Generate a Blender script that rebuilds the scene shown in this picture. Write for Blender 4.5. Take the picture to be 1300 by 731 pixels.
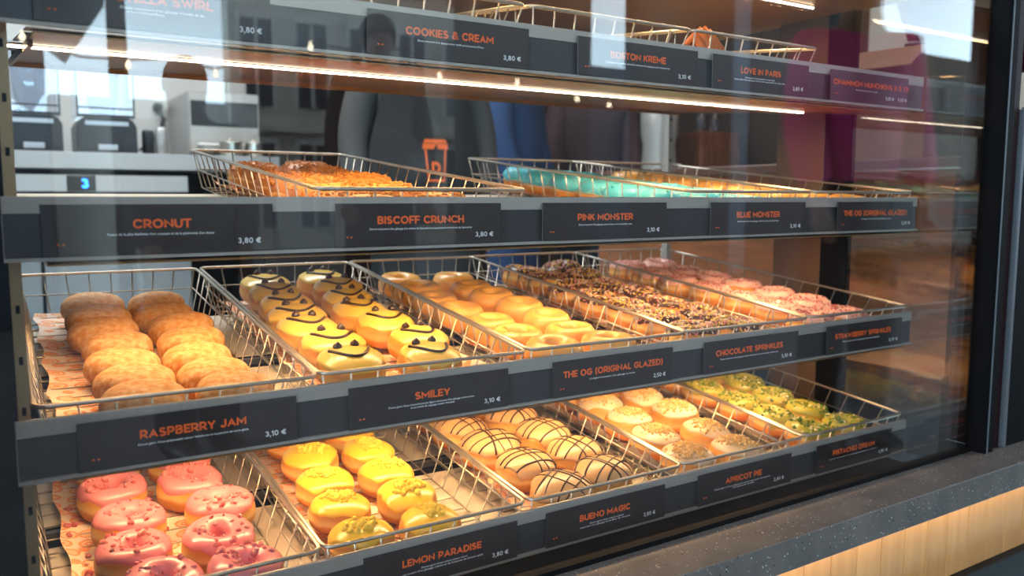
import bpy, math, random
from mathutils import Vector, Matrix, Euler

for _o in list(bpy.data.objects):
    bpy.data.objects.remove(_o)
SC = bpy.context.scene
COL = SC.collection
ZC = 0.90                      # eye height above the pavement; case heights below are given from the eye level
R = math.radians

# ------------------------------------------------------------------ camera
cam_data = bpy.data.cameras.new('camera')
cam = bpy.data.objects.new('camera', cam_data)
COL.objects.link(cam)
YAW, PIT = R(57.3), R(6.12)
F = Vector((math.cos(YAW)*math.cos(PIT), math.sin(YAW)*math.cos(PIT), -math.sin(PIT)))
RT = Vector((math.sin(YAW), -math.cos(YAW), 0))
UP = RT.cross(F)
M = Matrix((RT, UP, -F)).transposed().to_4x4()
M.translation = Vector((0, -0.9, ZC))
cam.matrix_world = M
cam_data.sensor_width = 36
cam_data.lens = 1058/1300*36
cam_data.clip_start = 0.02
cam_data.dof.use_dof = True
cam_data.dof.focus_distance = 1.12
cam_data.dof.aperture_fstop = 4.6
SC.camera = cam

# ------------------------------------------------------------------ view, world, lights
SC.view_settings.view_transform = 'Standard'
SC.view_settings.look = 'None'
SC.view_settings.gamma = 1
SC.view_settings.use_curve_mapping = False
SC.view_settings.exposure = 0.0
SC.cycles.use_denoising = True
SC.cycles.max_bounces = 8
SC.cycles.transparent_max_bounces = 16
SC.cycles.sample_clamp_indirect = 40.0
SC.cycles.caustics_reflective = False
SC.cycles.caustics_refractive = False

LED_W = 4.9                    # watts of one warm light strip
LED_C = (1.0, 0.62, 0.285)
KITCHEN_W = 88
SKY_LOW, SKY_HIGH = 12.5, 1.9

w = bpy.data.worlds.new('sky')
SC.world = w
w.use_nodes = True
nt = w.node_tree
nt.nodes.clear()
def nd(t, kind, **kw):
    n = t.nodes.new(kind)
    for k, v in kw.items():
        setattr(n, k, v)
    return n
wo = nd(nt, 'ShaderNodeOutputWorld')
bg = nd(nt, 'ShaderNodeBackground')
tc = nd(nt, 'ShaderNodeTexCoord')
sep = nd(nt, 'ShaderNodeSeparateXYZ')
rampc = nd(nt, 'ShaderNodeValToRGB')
rampc.color_ramp.elements[0].position = 0.0
rampc.color_ramp.elements[0].color = (0.52, 0.82, 1.0, 1)
rampc.color_ramp.elements[1].position = 0.5
rampc.color_ramp.elements[1].color = (0.85, 0.92, 1.0, 1)
mr = nd(nt, 'ShaderNodeMapRange')
mr.inputs['From Min'].default_value = 0.0
mr.inputs['From Max'].default_value = 0.42
mr.inputs['To Min'].default_value = SKY_LOW
mr.inputs['To Max'].default_value = SKY_HIGH
nz = nd(nt, 'ShaderNodeTexNoise')
nz.inputs['Scale'].default_value = 5
nz.inputs['Detail'].default_value = 3
mul = nd(nt, 'ShaderNodeMath', operation='MULTIPLY_ADD')
mul.inputs[1].default_value = 0.5
mul.inputs[2].default_value = 0.75
mul2 = nd(nt, 'ShaderNodeMath', operation='MULTIPLY')
L = nt.links.new
L(tc.outputs['Generated'], sep.inputs[0])
L(tc.outputs['Generated'], nz.inputs['Vector'])
L(sep.outputs['Z'], rampc.inputs[0])
L(sep.outputs['Z'], mr.inputs['Value'])
L(nz.outputs['Fac'], mul.inputs[0])
L(mul.outputs[0], mul2.inputs[0])
L(mr.outputs[0], mul2.inputs[1])
L(rampc.outputs[0], bg.inputs['Color'])
L(mul2.outputs[0], bg.inputs['Strength'])
L(bg.outputs[0], wo.inputs[0])

def area_light(name, loc, rot, sx, sy, watts, color, spread=180):
    ld = bpy.data.lights.new(name, 'AREA')
    ld.shape = 'RECTANGLE'
    ld.size, ld.size_y = sx, sy
    ld.energy = watts
    ld.color = color
    ld.spread = R(spread)
    o = bpy.data.objects.new(name, ld)
    o.location = loc
    o.rotation_euler = rot
    COL.objects.link(o)
    return o
area_light('kitchen_ceiling_light', (0.2, 1.7, 2.74), (0, 0, 0), 2.4, 0.5, KITCHEN_W, (0.92, 0.97, 1.0))
area_light('shop_ceiling_light', (2.5, 1.2, 2.74), (0, 0, 0), 0.9, 0.5, 12, (1.0, 0.85, 0.7))

# ------------------------------------------------------------------ materials
def hexc(h):
    h = h.lstrip('#')
    out = []
    for i in (0, 2, 4):
        c = int(h[i:i+2], 16)/255
        out.append(c/12.92 if c <= 0.04045 else ((c+0.055)/1.055)**2.4)
    return tuple(out)+(1.0,)
MATS = {}
def mat(name, col, rough=0.5, metal=0.0, col2=None, nscale=30.0, lo=0.4, hi=0.6, bump=0.0, bscale=None, sss=0.0, emit=0.0, coat=0.0, spec=None, detail=3.0, stretch=None):
    if name in MATS:
        return MATS[name]
    m = bpy.data.materials.new(name)
    m.use_nodes = True
    t = m.node_tree
    b = t.nodes['Principled BSDF']
    c = hexc(col) if isinstance(col, str) else tuple(col)+(1.0,)
    b.inputs['Base Color'].default_value = c
    b.inputs['Roughness'].default_value = rough
    b.inputs['Metallic'].default_value = metal
    if spec is not None:
        b.inputs['Specular IOR Level'].default_value = spec
    if sss:
        b.inputs['Subsurface Weight'].default_value = sss
        b.inputs['Subsurface Radius'].default_value = (0.006, 0.003, 0.0012)
        b.inputs['Subsurface Scale'].default_value = 1.0
    if coat:
        b.inputs['Coat Weight'].default_value = coat
        b.inputs['Coat Roughness'].default_value = 0.15
    if emit:
        b.inputs['Emission Color'].default_value = c
        b.inputs['Emission Strength'].default_value = emit
    if col2 or bump:
        tcn = nd(t, 'ShaderNodeTexCoord')
        vec = tcn.outputs['Object']
        if stretch:
            mp = nd(t, 'ShaderNodeMapping')
            mp.inputs['Scale'].default_value = stretch
            t.links.new(vec, mp.inputs['Vector'])
            vec = mp.outputs[0]
    if col2:
        n = nd(t, 'ShaderNodeTexNoise')
        n.inputs['Scale'].default_value = nscale
        n.inputs['Detail'].default_value = detail
        t.links.new(vec, n.inputs['Vector'])
        r = nd(t, 'ShaderNodeValToRGB')
        r.color_ramp.elements[0].position = lo
        r.color_ramp.elements[1].position = hi
        r.color_ramp.elements[0].color = c
        r.color_ramp.elements[1].color = hexc(col2)
        t.links.new(n.outputs['Fac'], r.inputs[0])
        t.links.new(r.outputs[0], b.inputs['Base Color'])
    if bump:
        n2 = nd(t, 'ShaderNodeTexNoise')
        n2.inputs['Scale'].default_value = bscale or nscale
        n2.inputs['Detail'].default_value = 4
        t.links.new(vec, n2.inputs['Vector'])
        bp = nd(t, 'ShaderNodeBump')
        bp.inputs['Strength'].default_value = bump
        bp.inputs['Distance'].default_value = 0.002
        t.links.new(n2.outputs['Fac'], bp.inputs['Height'])
        t.links.new(bp.outputs[0], b.inputs['Normal'])
    MATS[name] = m
    return m

def glass_mat(name, f0, tint=(1, 1, 1, 1)):
    m = bpy.data.materials.new(name)
    m.use_nodes = True
    t = m.node_tree
    t.nodes.clear()
    out = nd(t, 'ShaderNodeOutputMaterial')
    tr = nd(t, 'ShaderNodeBsdfTransparent')
    tr.inputs[0].default_value = tint
    gl = nd(t, 'ShaderNodeBsdfGlossy')
    gl.inputs['Roughness'].default_value = 0.0
    mx = nd(t, 'ShaderNodeMixShader')
    geo = nd(t, 'ShaderNodeNewGeometry')
    dot = nd(t, 'ShaderNodeVectorMath', operation='DOT_PRODUCT')
    ab = nd(t, 'ShaderNodeMath', operation='ABSOLUTE')
    om = nd(t, 'ShaderNodeMath', operation='SUBTRACT', use_clamp=True)
    om.inputs[0].default_value = 1.0
    pw = nd(t, 'ShaderNodeMath', operation='POWER')
    pw.inputs[1].default_value = 5.0
    ma = nd(t, 'ShaderNodeMath', operation='MULTIPLY_ADD')
    ma.inputs[1].default_value = 1-f0
    ma.inputs[2].default_value = f0
    k = t.links.new
    k(geo.outputs['Incoming'], dot.inputs[0])
    k(geo.outputs['Normal'], dot.inputs[1])
    k(dot.outputs['Value'], ab.inputs[0])
    k(ab.outputs[0], om.inputs[1])
    k(om.outputs[0], pw.inputs[0])
    k(pw.outputs[0], ma.inputs[0])
    k(ma.outputs[0], mx.inputs[0])
    k(tr.outputs[0], mx.inputs[1])
    k(gl.outputs[0], mx.inputs[2])
    k(mx.outputs[0], out.inputs[0])
    return m

def nodes_of(m):
    return m.node_tree, m.node_tree.nodes['Principled BSDF']

M_GLASS = glass_mat('shop_glass', 0.06)
M_SIDEGLASS = glass_mat('side_glass', 0.07, (0.86, 0.84, 0.82, 1))
M_CLEAR = glass_mat('clear_cover', 0.06, (0.95, 0.97, 1.0, 1))
M_ALU = mat('aluminium', '#B5AFA6', 0.42, 0.45)
M_INSERT = mat('rail_insert', '#3C3B3D', 0.3)
M_CARD = mat('price_card_black', '#373030', 0.32)
M_ORANGE = mat('sign_orange', '#FF7030', 0.5)
M_WHITE = mat('sign_white', '#F4F4F4', 0.5)
M_CHROME = mat('chrome_wire', '#C2BAAC', 0.30, 0.9)
M_BRUSH = mat('brushed_steel', '#BDBDBB', 0.38, 0.6, bump=0.05, bscale=60, stretch=(1, 1, 40))
M_STEELP = mat('painted_steel', '#B9B6AF', 0.4, 0.3)
M_DECK = mat('shelf_deck', '#A87E4E', 0.38, 0.6)
M_RACK = mat('rack_slat', '#D8CDB8', 0.45, 0.25)
M_BEAM = mat('rack_beam', '#6F7074', 0.4, 0.6)
M_BLACK = mat('case_black', '#07070A', 0.7, spec=0.08)
M_BLACKM = mat('case_black_matt', '#08080A', 0.7, spec=0.15)
M_DARKRED = mat('dark_red_frame', '#1F0B0D', 0.6, spec=0.15)
M_TAN = mat('tan_upright', '#5C4838', 0.42, 0.4)
M_SEAL = mat('grey_seal', '#5C5F64', 0.5, 0.2)
M_LED = mat('led_tape', (1.0, 0.86, 0.66), 0.5, emit=14.0)
M_LEDB = mat('led_body', '#C8B49A', 0.35, 0.7)
M_DOUGH = mat('dough_golden', '#D9963C', 0.55, col2='#C27B28', nscale=40, lo=0.35, hi=0.7, bump=0.25, bscale=160, sss=0.0)
M_GLAZED = mat('dough_glazed', '#EAB45E', 0.34, col2='#DD9C46', nscale=35, lo=0.3, hi=0.75, bump=0.12, bscale=90, coat=0.25)
M_SUGAR = mat('dough_sugared', '#CD8840', 0.75, col2='#EFD3A6', nscale=130, lo=0.36, hi=0.90, bump=0.5, bscale=320, detail=5)
M_PINK = mat('icing_pink', '#E2868A', 0.26, coat=0.25, spec=0.5)
M_YEL = mat('icing_yellow', '#EBC03C', 0.28, coat=0.25)
M_SMI = mat('icing_smiley', '#E0BC56', 0.3, coat=0.25)
M_CREAM = mat('icing_cream', '#CFA26C', 0.32, coat=0.15)
M_WICE = mat('icing_white', '#D6BE9C', 0.34, coat=0.15, col2='#D0AC7C', nscale=60, lo=0.5, hi=0.8)
M_PIST = mat('icing_pistachio', '#AFA23E', 0.32, coat=0.1)
M_CHOC = mat('icing_chocolate', '#46281A', 0.32, coat=0.1)
M_DRIZ = mat('chocolate_line', '#38231A', 0.3)
M_STRAW = mat('icing_strawberry', '#EBB4A4', 0.35, coat=0.15)
M_BISC = mat('icing_caramel', '#D2914A', 0.4, coat=0.1)
M_BLUE = mat('icing_blue', '#4DBACB', 0.42, col2='#93D9E0', nscale=70, lo=0.5, hi=0.75)
M_CR_PINK = mat('crumb_pink', '#D06468', 0.6, col2='#E29A92', nscale=70)
M_CR_YEL = mat('crumb_yellow', '#E8C644', 0.6)
M_CR_TAN = mat('crumb_tan', '#DDB676', 0.7, col2='#CF9E56', nscale=90)
M_CR_BISC = mat('crumb_caramel', '#CE8C44', 0.8, col2='#BC7732', nscale=80)
M_NIB = mat('pistachio_nib', '#4F6E1E', 0.6, col2='#76902C', nscale=90)
M_CHUNK = mat('cream_chunk', '#EFDFA6', 0.5)
M_SPR = [mat('sprinkle_yellow', '#E8C33A', 0.4), mat('sprinkle_rose', '#D98A86', 0.4), mat('sprinkle_white', '#EDE4D6', 0.4), mat('sprinkle_red', '#B8392E', 0.4)]
M_WALLW = mat('white_wall', '#CFCFCB', 0.6)
M_DARKW = mat('dark_interior_wall', '#3A3A3A', 0.7)
M_BROWNW = mat('brown_panel', '#7E441E', 0.45, col2='#693614', nscale=6, stretch=(8, 8, 1))
M_FLOOR = mat('shop_floor', '#4B4744', 0.5, col2='#3D3A38', nscale=4)
M_PAVE = mat('pavement', '#5C5E62', 0.8, col2='#505256', nscale=6)
M_CEIL = mat('ceiling_paint', '#8E8A86', 0.7)
M_SKIN = mat('skin', '#9A6B52', 0.5)
M_SKIND = mat('skin_dark', '#6B4636', 0.5)
M_HAIR = mat('hair_dark', '#1B1412', 0.55)
M_GREYC = mat('grey_knit', '#454240', 0.85, bump=0.3, bscale=150)
M_APRON = mat('apron_black', '#1E1B1B', 0.8)
M_NAVY = mat('navy_cloth', '#26436E', 0.85)
M_TROU = mat('dark_trousers', '#17181D', 0.85)
M_COAT = mat('dark_brown_jacket', '#2C221E', 0.7)
M_MAG = mat('magenta_coat', '#D12E78', 0.75)
M_BAG = mat('black_leather', '#15100F', 0.35)
M_PLUM = mat('plum_cloth', '#4A3437', 0.8)
M_CARDB = mat('cardboard', '#A07C5A', 0.75, col2='#957150', nscale=12)
M_TILL = mat('dark_magenta_plastic', '#5E1836', 0.3)
M_CABLE = mat('grey_cable', '#9A9A9C', 0.5)
M_CHAR = mat('charcoal_plastic', '#23272B', 0.4)
M_SILV = mat('silver_badge', '#B4BDC4', 0.35, 0.3)
M_DISP = mat('display_black', '#101216', 0.2)
M_DIG = mat('digit_blue', (0.02, 0.22, 1.0), 0.5, emit=6.0)
M_FACADE = mat('facade_stone', '#CFCCC2', 0.85, col2='#BDBAB0', nscale=1.5)
M_WIN = mat('facade_window', '#3E4C58', 0.15)
M_ROOF = mat('zinc_roof', '#5E6670', 0.6)
M_ARC = mat('arcade_brown', '#1E1511', 0.7)
M_SLATE = mat('slate_wall', '#2F3742', 0.7)
M_BULB = mat('warm_bulb', (1.0, 0.86, 0.6), 0.5, emit=14)

def stone_mat():
    m = mat('speckled_stone', '#4A4A4C', 0.55)
    t, b = nodes_of(m)
    tcn = nd(t, 'ShaderNodeTexCoord')
    base = nd(t, 'ShaderNodeTexNoise')
    base.inputs['Scale'].default_value = 14
    base.inputs['Detail'].default_value = 5
    rb = nd(t, 'ShaderNodeValToRGB')
    rb.color_ramp.elements[0].position = 0.35
    rb.color_ramp.elements[0].color = hexc('#4F4A47')
    rb.color_ramp.elements[1].position = 0.7
    rb.color_ramp.elements[1].color = hexc('#665E58')
    v1 = nd(t, 'ShaderNodeTexVoronoi')
    v1.inputs['Scale'].default_value = 150
    r1 = nd(t, 'ShaderNodeValToRGB')
    r1.color_ramp.elements[0].position = 0.13
    r1.color_ramp.elements[0].color = (1, 1, 1, 1)
    r1.color_ramp.elements[1].position = 0.2
    r1.color_ramp.elements[1].color = (0, 0, 0, 1)
    n3 = nd(t, 'ShaderNodeTexNoise')
    n3.inputs['Scale'].default_value = 38
    r3 = nd(t, 'ShaderNodeValToRGB')
    r3.color_ramp.elements[0].position = 0.42
    r3.color_ramp.elements[1].position = 0.56
    mu = nd(t, 'ShaderNodeMath', operation='MULTIPLY')
    mix = nd(t, 'ShaderNodeMix', data_type='RGBA')
    mix.inputs['B'].default_value = hexc('#B9B5AE')
    v2 = nd(t, 'ShaderNodeTexVoronoi')
    v2.inputs['Scale'].default_value = 75
    r2 = nd(t, 'ShaderNodeValToRGB')
    r2.color_ramp.elements[0].position = 0.08
    r2.color_ramp.elements[0].color = (1, 1, 1, 1)
    r2.color_ramp.elements[1].position = 0.14
    r2.color_ramp.elements[1].color = (0, 0, 0, 1)
    mp = nd(t, 'ShaderNodeMapping')
    mp.inputs['Location'].default_value = (3.3, 1.7, 0.4)
    mix2 = nd(t, 'ShaderNodeMix', data_type='RGBA')
    mix2.inputs['B'].default_value = hexc('#1C1B1C')
    k = t.links.new
    for n in (base, v1, n3):
        k(tcn.outputs['Object'], n.inputs['Vector'])
    k(tcn.outputs['Object'], mp.inputs['Vector'])
    k(mp.outputs[0], v2.inputs['Vector'])
    k(base.outputs['Fac'], rb.inputs[0])
    k(v1.outputs['Distance'], r1.inputs[0])
    k(n3.outputs['Fac'], r3.inputs[0])
    k(r1.outputs[0], mu.inputs[0])
    k(r3.outputs[0], mu.inputs[1])
    k(mu.outputs[0], mix.inputs['Factor'])
    k(rb.outputs[0], mix.inputs['A'])
    k(v2.outputs['Distance'], r2.inputs[0])
    k(r2.outputs[0], mix2.inputs['Factor'])
    k(mix.outputs['Result'], mix2.inputs['A'])
    k(mix2.outputs['Result'], b.inputs['Base Color'])
    return m
M_STONE = stone_mat()

def wood_mat():
    m = mat('oak_boards', '#C89A66', 0.5)
    t, b = nodes_of(m)
    tcn = nd(t, 'ShaderNodeTexCoord')
    mp = nd(t, 'ShaderNodeMapping')
    mp.inputs['Scale'].default_value = (6, 6, 0.5)
    n = nd(t, 'ShaderNodeTexNoise')
    n.inputs['Scale'].default_value = 9
    n.inputs['Detail'].default_value = 5
    r = nd(t, 'ShaderNodeValToRGB')
    r.color_ramp.elements[0].position = 0.3
    r.color_ramp.elements[0].color = hexc('#B48450')
    r.color_ramp.elements[1].position = 0.75
    r.color_ramp.elements[1].color = hexc('#C6965E')
    k = t.links.new
    k(tcn.outputs['Object'], mp.inputs['Vector'])
    oi = nd(t, 'ShaderNodeObjectInfo')
    hs = nd(t, 'ShaderNodeHueSaturation')
    mv = nd(t, 'ShaderNodeMapRange')
    mv.inputs['To Min'].default_value = 0.93
    mv.inputs['To Max'].default_value = 1.04
    ad = nd(t, 'ShaderNodeVectorMath', operation='ADD')
    k(mp.outputs[0], ad.inputs[0])
    k(oi.outputs['Random'], ad.inputs[1])
    k(ad.outputs[0], n.inputs['Vector'])
    k(n.outputs['Fac'], r.inputs[0])
    k(oi.outputs['Random'], mv.inputs['Value'])
    k(mv.outputs[0], hs.inputs['Value'])
    k(r.outputs[0], hs.inputs['Color'])
    k(hs.outputs[0], b.inputs['Base Color'])
    return m
M_WOOD = wood_mat()

def paper_mat():
    m = mat('printed_paper', '#E6D2BC', 0.7)
    t, b = nodes_of(m)
    tcn = nd(t, 'ShaderNodeTexCoord')
    v = nd(t, 'ShaderNodeTexVoronoi')
    v.inputs['Scale'].default_value = 36
    v.inputs['Randomness'].default_value = 0.55
    n = nd(t, 'ShaderNodeTexNoise')
    n.inputs['Scale'].default_value = 150
    add = nd(t, 'ShaderNodeMath', operation='MULTIPLY_ADD')
    add.inputs[1].default_value = 0.22
    r = nd(t, 'ShaderNodeValToRGB')
    e = r.color_ramp.elements
    e[0].position = 0.0
    e[0].color = hexc('#E9D3BC')
    e[1].position = 0.16
    e[1].color = hexc('#E9D3BC')
    for p, c in ((0.19, '#E8935E'), (0.27, '#E8935E'), (0.30, '#EDBE96'), (0.42, '#EDBE96'), (0.45, '#E8935E'), (0.53, '#E8935E'), (0.57, '#E9D3BC')):
        x = e.new(p)
        x.color = hexc(c)
    k = t.links.new
    k(tcn.outputs['Object'], v.inputs['Vector'])
    k(tcn.outputs['Object'], n.inputs['Vector'])
    k(n.outputs['Fac'], add.inputs[0])
    k(v.outputs['Distance'], add.inputs[2])
    k(add.outputs[0], r.inputs[0])
    k(r.outputs[0], b.inputs['Base Color'])
    b.inputs['Base Color'].default_value = hexc('#E9D3BC')
    return m
M_PAPER = paper_mat()

def dough_band_mat():
    # fried dough: golden top and bottom, the pale fry line round the waist
    m = mat('dough_fried', '#D8963E', 0.5)
    t, b = nodes_of(m)
    tcn = nd(t, 'ShaderNodeTexCoord')
    s = nd(t, 'ShaderNodeSeparateXYZ')
    n = nd(t, 'ShaderNodeTexNoise')
    n.inputs['Scale'].default_value = 45
    ma = nd(t, 'ShaderNodeMath', operation='MULTIPLY_ADD')
    ma.inputs[1].default_value = 0.008
    r = nd(t, 'ShaderNodeValToRGB')
    e = r.color_ramp.elements
    e[0].position = 0.0
    e[0].color = hexc('#C07A2C')
    e[1].position = 1.0
    e[1].color = hexc('#CC8632')
    for p, c in ((0.40, '#CE8C38'), (0.50, '#E8C27C'), (0.58, '#E2B468'), (0.70, '#CE8A36')):
        x = e.new(p)
        x.color = hexc(c)
    mrn = nd(t, 'ShaderNodeMapRange')
    mrn.inputs['From Min'].default_value = 0.003
    mrn.inputs['From Max'].default_value = 0.050
    k = t.links.new
    k(tcn.outputs['Object'], s.inputs[0])
    k(tcn.outputs['Object'], n.inputs['Vector'])
    k(n.outputs['Fac'], ma.inputs[0])
    k(s.outputs['Z'], ma.inputs[2])
    k(ma.outputs[0], mrn.inputs['Value'])
    k(mrn.outputs[0], r.inputs[0])
    k(r.outputs[0], b.inputs['Base Color'])
    return m
M_FRIED = dough_band_mat()

# ------------------------------------------------------------------ mesh helpers
class MB:
    def __init__(s):
        s.v, s.f, s.m = [], [], []
    def add(s, vs, fs, mi=0):
        o = len(s.v)
        s.v += [tuple(x) for x in vs]
        s.f += [tuple(i+o for i in q) for q in fs]
        s.m += [mi]*len(fs)
        return s
    def box(s, x0, x1, y0, y1, z0, z1, mi=0, bev=0.0):
        if bev <= 0:
            vs = [(x, y, z) for x in (x0, x1) for y in (y0, y1) for z in (z0, z1)]
            fs = [(0, 1, 3, 2), (4, 6, 7, 5), (0, 4, 5, 1), (2, 3, 7, 6), (0, 2, 6, 4), (1, 5, 7, 3)]
            return s.add(vs, fs, mi)
        b = bev
        vs, idx = [], {}
        for ix, (X, sx) in enumerate(((x0, 1), (x1, -1))):
            for iy, (Y, sy) in enumerate(((y0, 1), (y1, -1))):
                for iz, (Z, sz) in enumerate(((z0, 1), (z1, -1))):
                    for a in range(3):
                        p = [X+sx*b, Y+sy*b, Z+sz*b]
                        p[a] = (X, Y, Z)[a]
                        idx[ix, iy, iz, a] = len(vs)
                        vs.append(tuple(p))
        g = idx
        fs = []
        for k in (0, 1):
            fs.append((g[k, 0, 0, 0], g[k, 1, 0, 0], g[k, 1, 1, 0], g[k, 0, 1, 0]))
            fs.append((g[0, k, 0, 1], g[1, k, 0, 1], g[1, k, 1, 1], g[0, k, 1, 1]))
            fs.append((g[0, 0, k, 2], g[1, 0, k, 2], g[1, 1, k, 2], g[0, 1, k, 2]))
        for i in (0, 1):
            for j in (0, 1):
                fs.append((g[i, j, 0, 0], g[i, j, 1, 0], g[i, j, 1, 1], g[i, j, 0, 1]))
                fs.append((g[i, 0, j, 0], g[i, 1, j, 0], g[i, 1, j, 2], g[i, 0, j, 2]))
                fs.append((g[0, i, j, 1], g[1, i, j, 1], g[1, i, j, 2], g[0, i, j, 2]))
                for k in (0, 1):
                    fs.append((g[i, j, k, 0], g[i, j, k, 1], g[i, j, k, 2]))
        return s.add(vs, fs, mi)
    def tube(s, pts, r, n=6, mi=0, closed=False, cap=True):
        pts = [Vector(p) for p in pts]
        rs = r if isinstance(r, (list, tuple)) else [r]*len(pts)
        N = len(pts)
        up = None
        vs = []
        for i, p in enumerate(pts):
            a = pts[(i-1) % N] if (i > 0 or closed) else p
            c = pts[(i+1) % N] if (i < N-1 or closed) else p
            d = (c-a).normalized()
            if up is None:
                up = Vector((0, 0, 1)) if abs(d.z) < 0.9 else Vector((1, 0, 0))
            u = (up-d*up.dot(d)).normalized()
            up = u
            w_ = d.cross(u)
            for j in range(n):
                t = 2*math.pi*j/n
                vs.append(p+(u*math.cos(t)+w_*math.sin(t))*rs[i])
        fs = []
        for i in range(N if closed else N-1):
            for j in range(n):
                a, b = i*n+j, i*n+(j+1) % n
                c, d = ((i+1) % N)*n+(j+1) % n, ((i+1) % N)*n+j
                fs.append((a, b, c, d))
        if cap and not closed:
            fs.append(tuple(range(n))[::-1])
            fs.append(tuple((N-1)*n+j for j in range(n)))
        return s.add(vs, fs, mi)
    def lathe(s, prof, n=24, c=(0, 0, 0), mi=0):
        vs, fs = [], []
        for (r, z) in prof:
            for j in range(n):
                t = 2*math.pi*j/n
                vs.append((c[0]+r*math.cos(t), c[1]+r*math.sin(t), c[2]+z))
        for i in range(len(prof)-1):
            for j in range(n):
                fs.append((i*n+j, i*n+(j+1) % n, (i+1)*n+(j+1) % n, (i+1)*n+j))
        fs.append(tuple(range(n))[::-1])
        fs.append(tuple((len(prof)-1)*n+j for j in range(n)))
        return s.add(vs, fs, mi)
    def blob(s, c, rx, ry, rz, rnd=None, jit=0.0, mi=0, nu=8, nv=5):
        vs, fs = [], []
        for i in range(nv+1):
            ph = math.pi*i/nv
            for j in range(nu):
                t = 2*math.pi*j/nu
                k = 1+(rnd.uniform(-jit, jit) if rnd and 0 < i < nv else 0)
                vs.append((c[0]+rx*k*math.sin(ph)*math.cos(t), c[1]+ry*k*math.sin(ph)*math.sin(t), c[2]+rz*k*math.cos(ph)))
        for i in range(nv):
            for j in range(nu):
                fs.append((i*nu+j, (i+1)*nu+j, (i+1)*nu+(j+1) % nu, i*nu+(j+1) % nu))
        return s.add(vs, fs, mi)
    def grid(s, P, nu, nv, wrap_u=False, mi=0):
        vs = [P(i, j) for j in range(nv) for i in range(nu)]
        fs = []
        for j in range(nv-1):
            for i in range(nu if wrap_u else nu-1):
                fs.append((j*nu+i, j*nu+(i+1) % nu, (j+1)*nu+(i+1) % nu, (j+1)*nu+i))
        return s.add(vs, fs, mi)
    def mesh(s, name, mats, smooth=False):
        me = bpy.data.meshes.new(name)
        me.from_pydata(s.v, [], s.f)
        for mm in (mats if isinstance(mats, (list, tuple)) else [mats]):
            me.materials.append(mm)
        me.polygons.foreach_set('material_index', s.m)
        me.polygons.foreach_set('use_smooth', [smooth]*len(s.f))
        me.update()
        return me

def tag(o, label=None, cat=None, group=None, kind=None):
    for k, v in (('label', label), ('category', cat), ('group', group), ('kind', kind)):
        if v:
            o[k] = v
    return o
def link(name, me, parent=None, loc=None, rot=None):
    o = bpy.data.objects.new(name, me)
    COL.objects.link(o)
    if parent is not None:
        o.parent = parent
    if loc is not None:
        o.location = loc
    if rot is not None:
        o.rotation_euler = rot
    return o
def empty(name, loc=(0, 0, 0), rot=(0, 0, 0)):
    o = link(name, None, None, loc, rot)
    o.empty_display_size = 0.02
    return o
def thing(name, label, cat, loc=(0, 0, 0), rot=(0, 0, 0), group=None, kind=None):
    return tag(empty(name, loc, rot), label, cat, group, kind)
def struct(name, mb, m, smooth=False):
    o = link(name, mb.mesh(name, m, smooth))
    o['kind'] = 'structure'
    return o
def part(name, mb, m, parent, smooth=False):
    return link(name, mb.mesh(name, m, smooth), parent)

def text_mesh(body, width, height, m, bold=0.02, depth=0.0):
    cu = bpy.data.curves.new('lettering', 'FONT')
    cu.body = body
    cu.size = 1.0
    cu.offset = bold
    cu.extrude = 0.0
    cu.resolution_u = 3
    o = bpy.data.objects.new('lettering', cu)
    COL.objects.link(o)
    bpy.context.view_layer.update()
    dg = bpy.context.evaluated_depsgraph_get()
    me = bpy.data.meshes.new_from_object(o.evaluated_get(dg))
    bpy.data.objects.remove(o)
    bpy.data.curves.remove(cu)
    xs = [v.co.x for v in me.vertices]
    ys = [v.co.y for v in me.vertices]
    x0, x1 = min(xs), max(xs)
    hcap = 0.73
    sx = width/(x1-x0)
    sy = height/hcap
    for v in me.vertices:
        v.co = ((v.co.x-(x0+x1)/2)*sx, 0.0, v.co.y*sy)
    me.materials.clear()
    me.materials.append(m)
    return me

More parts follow.
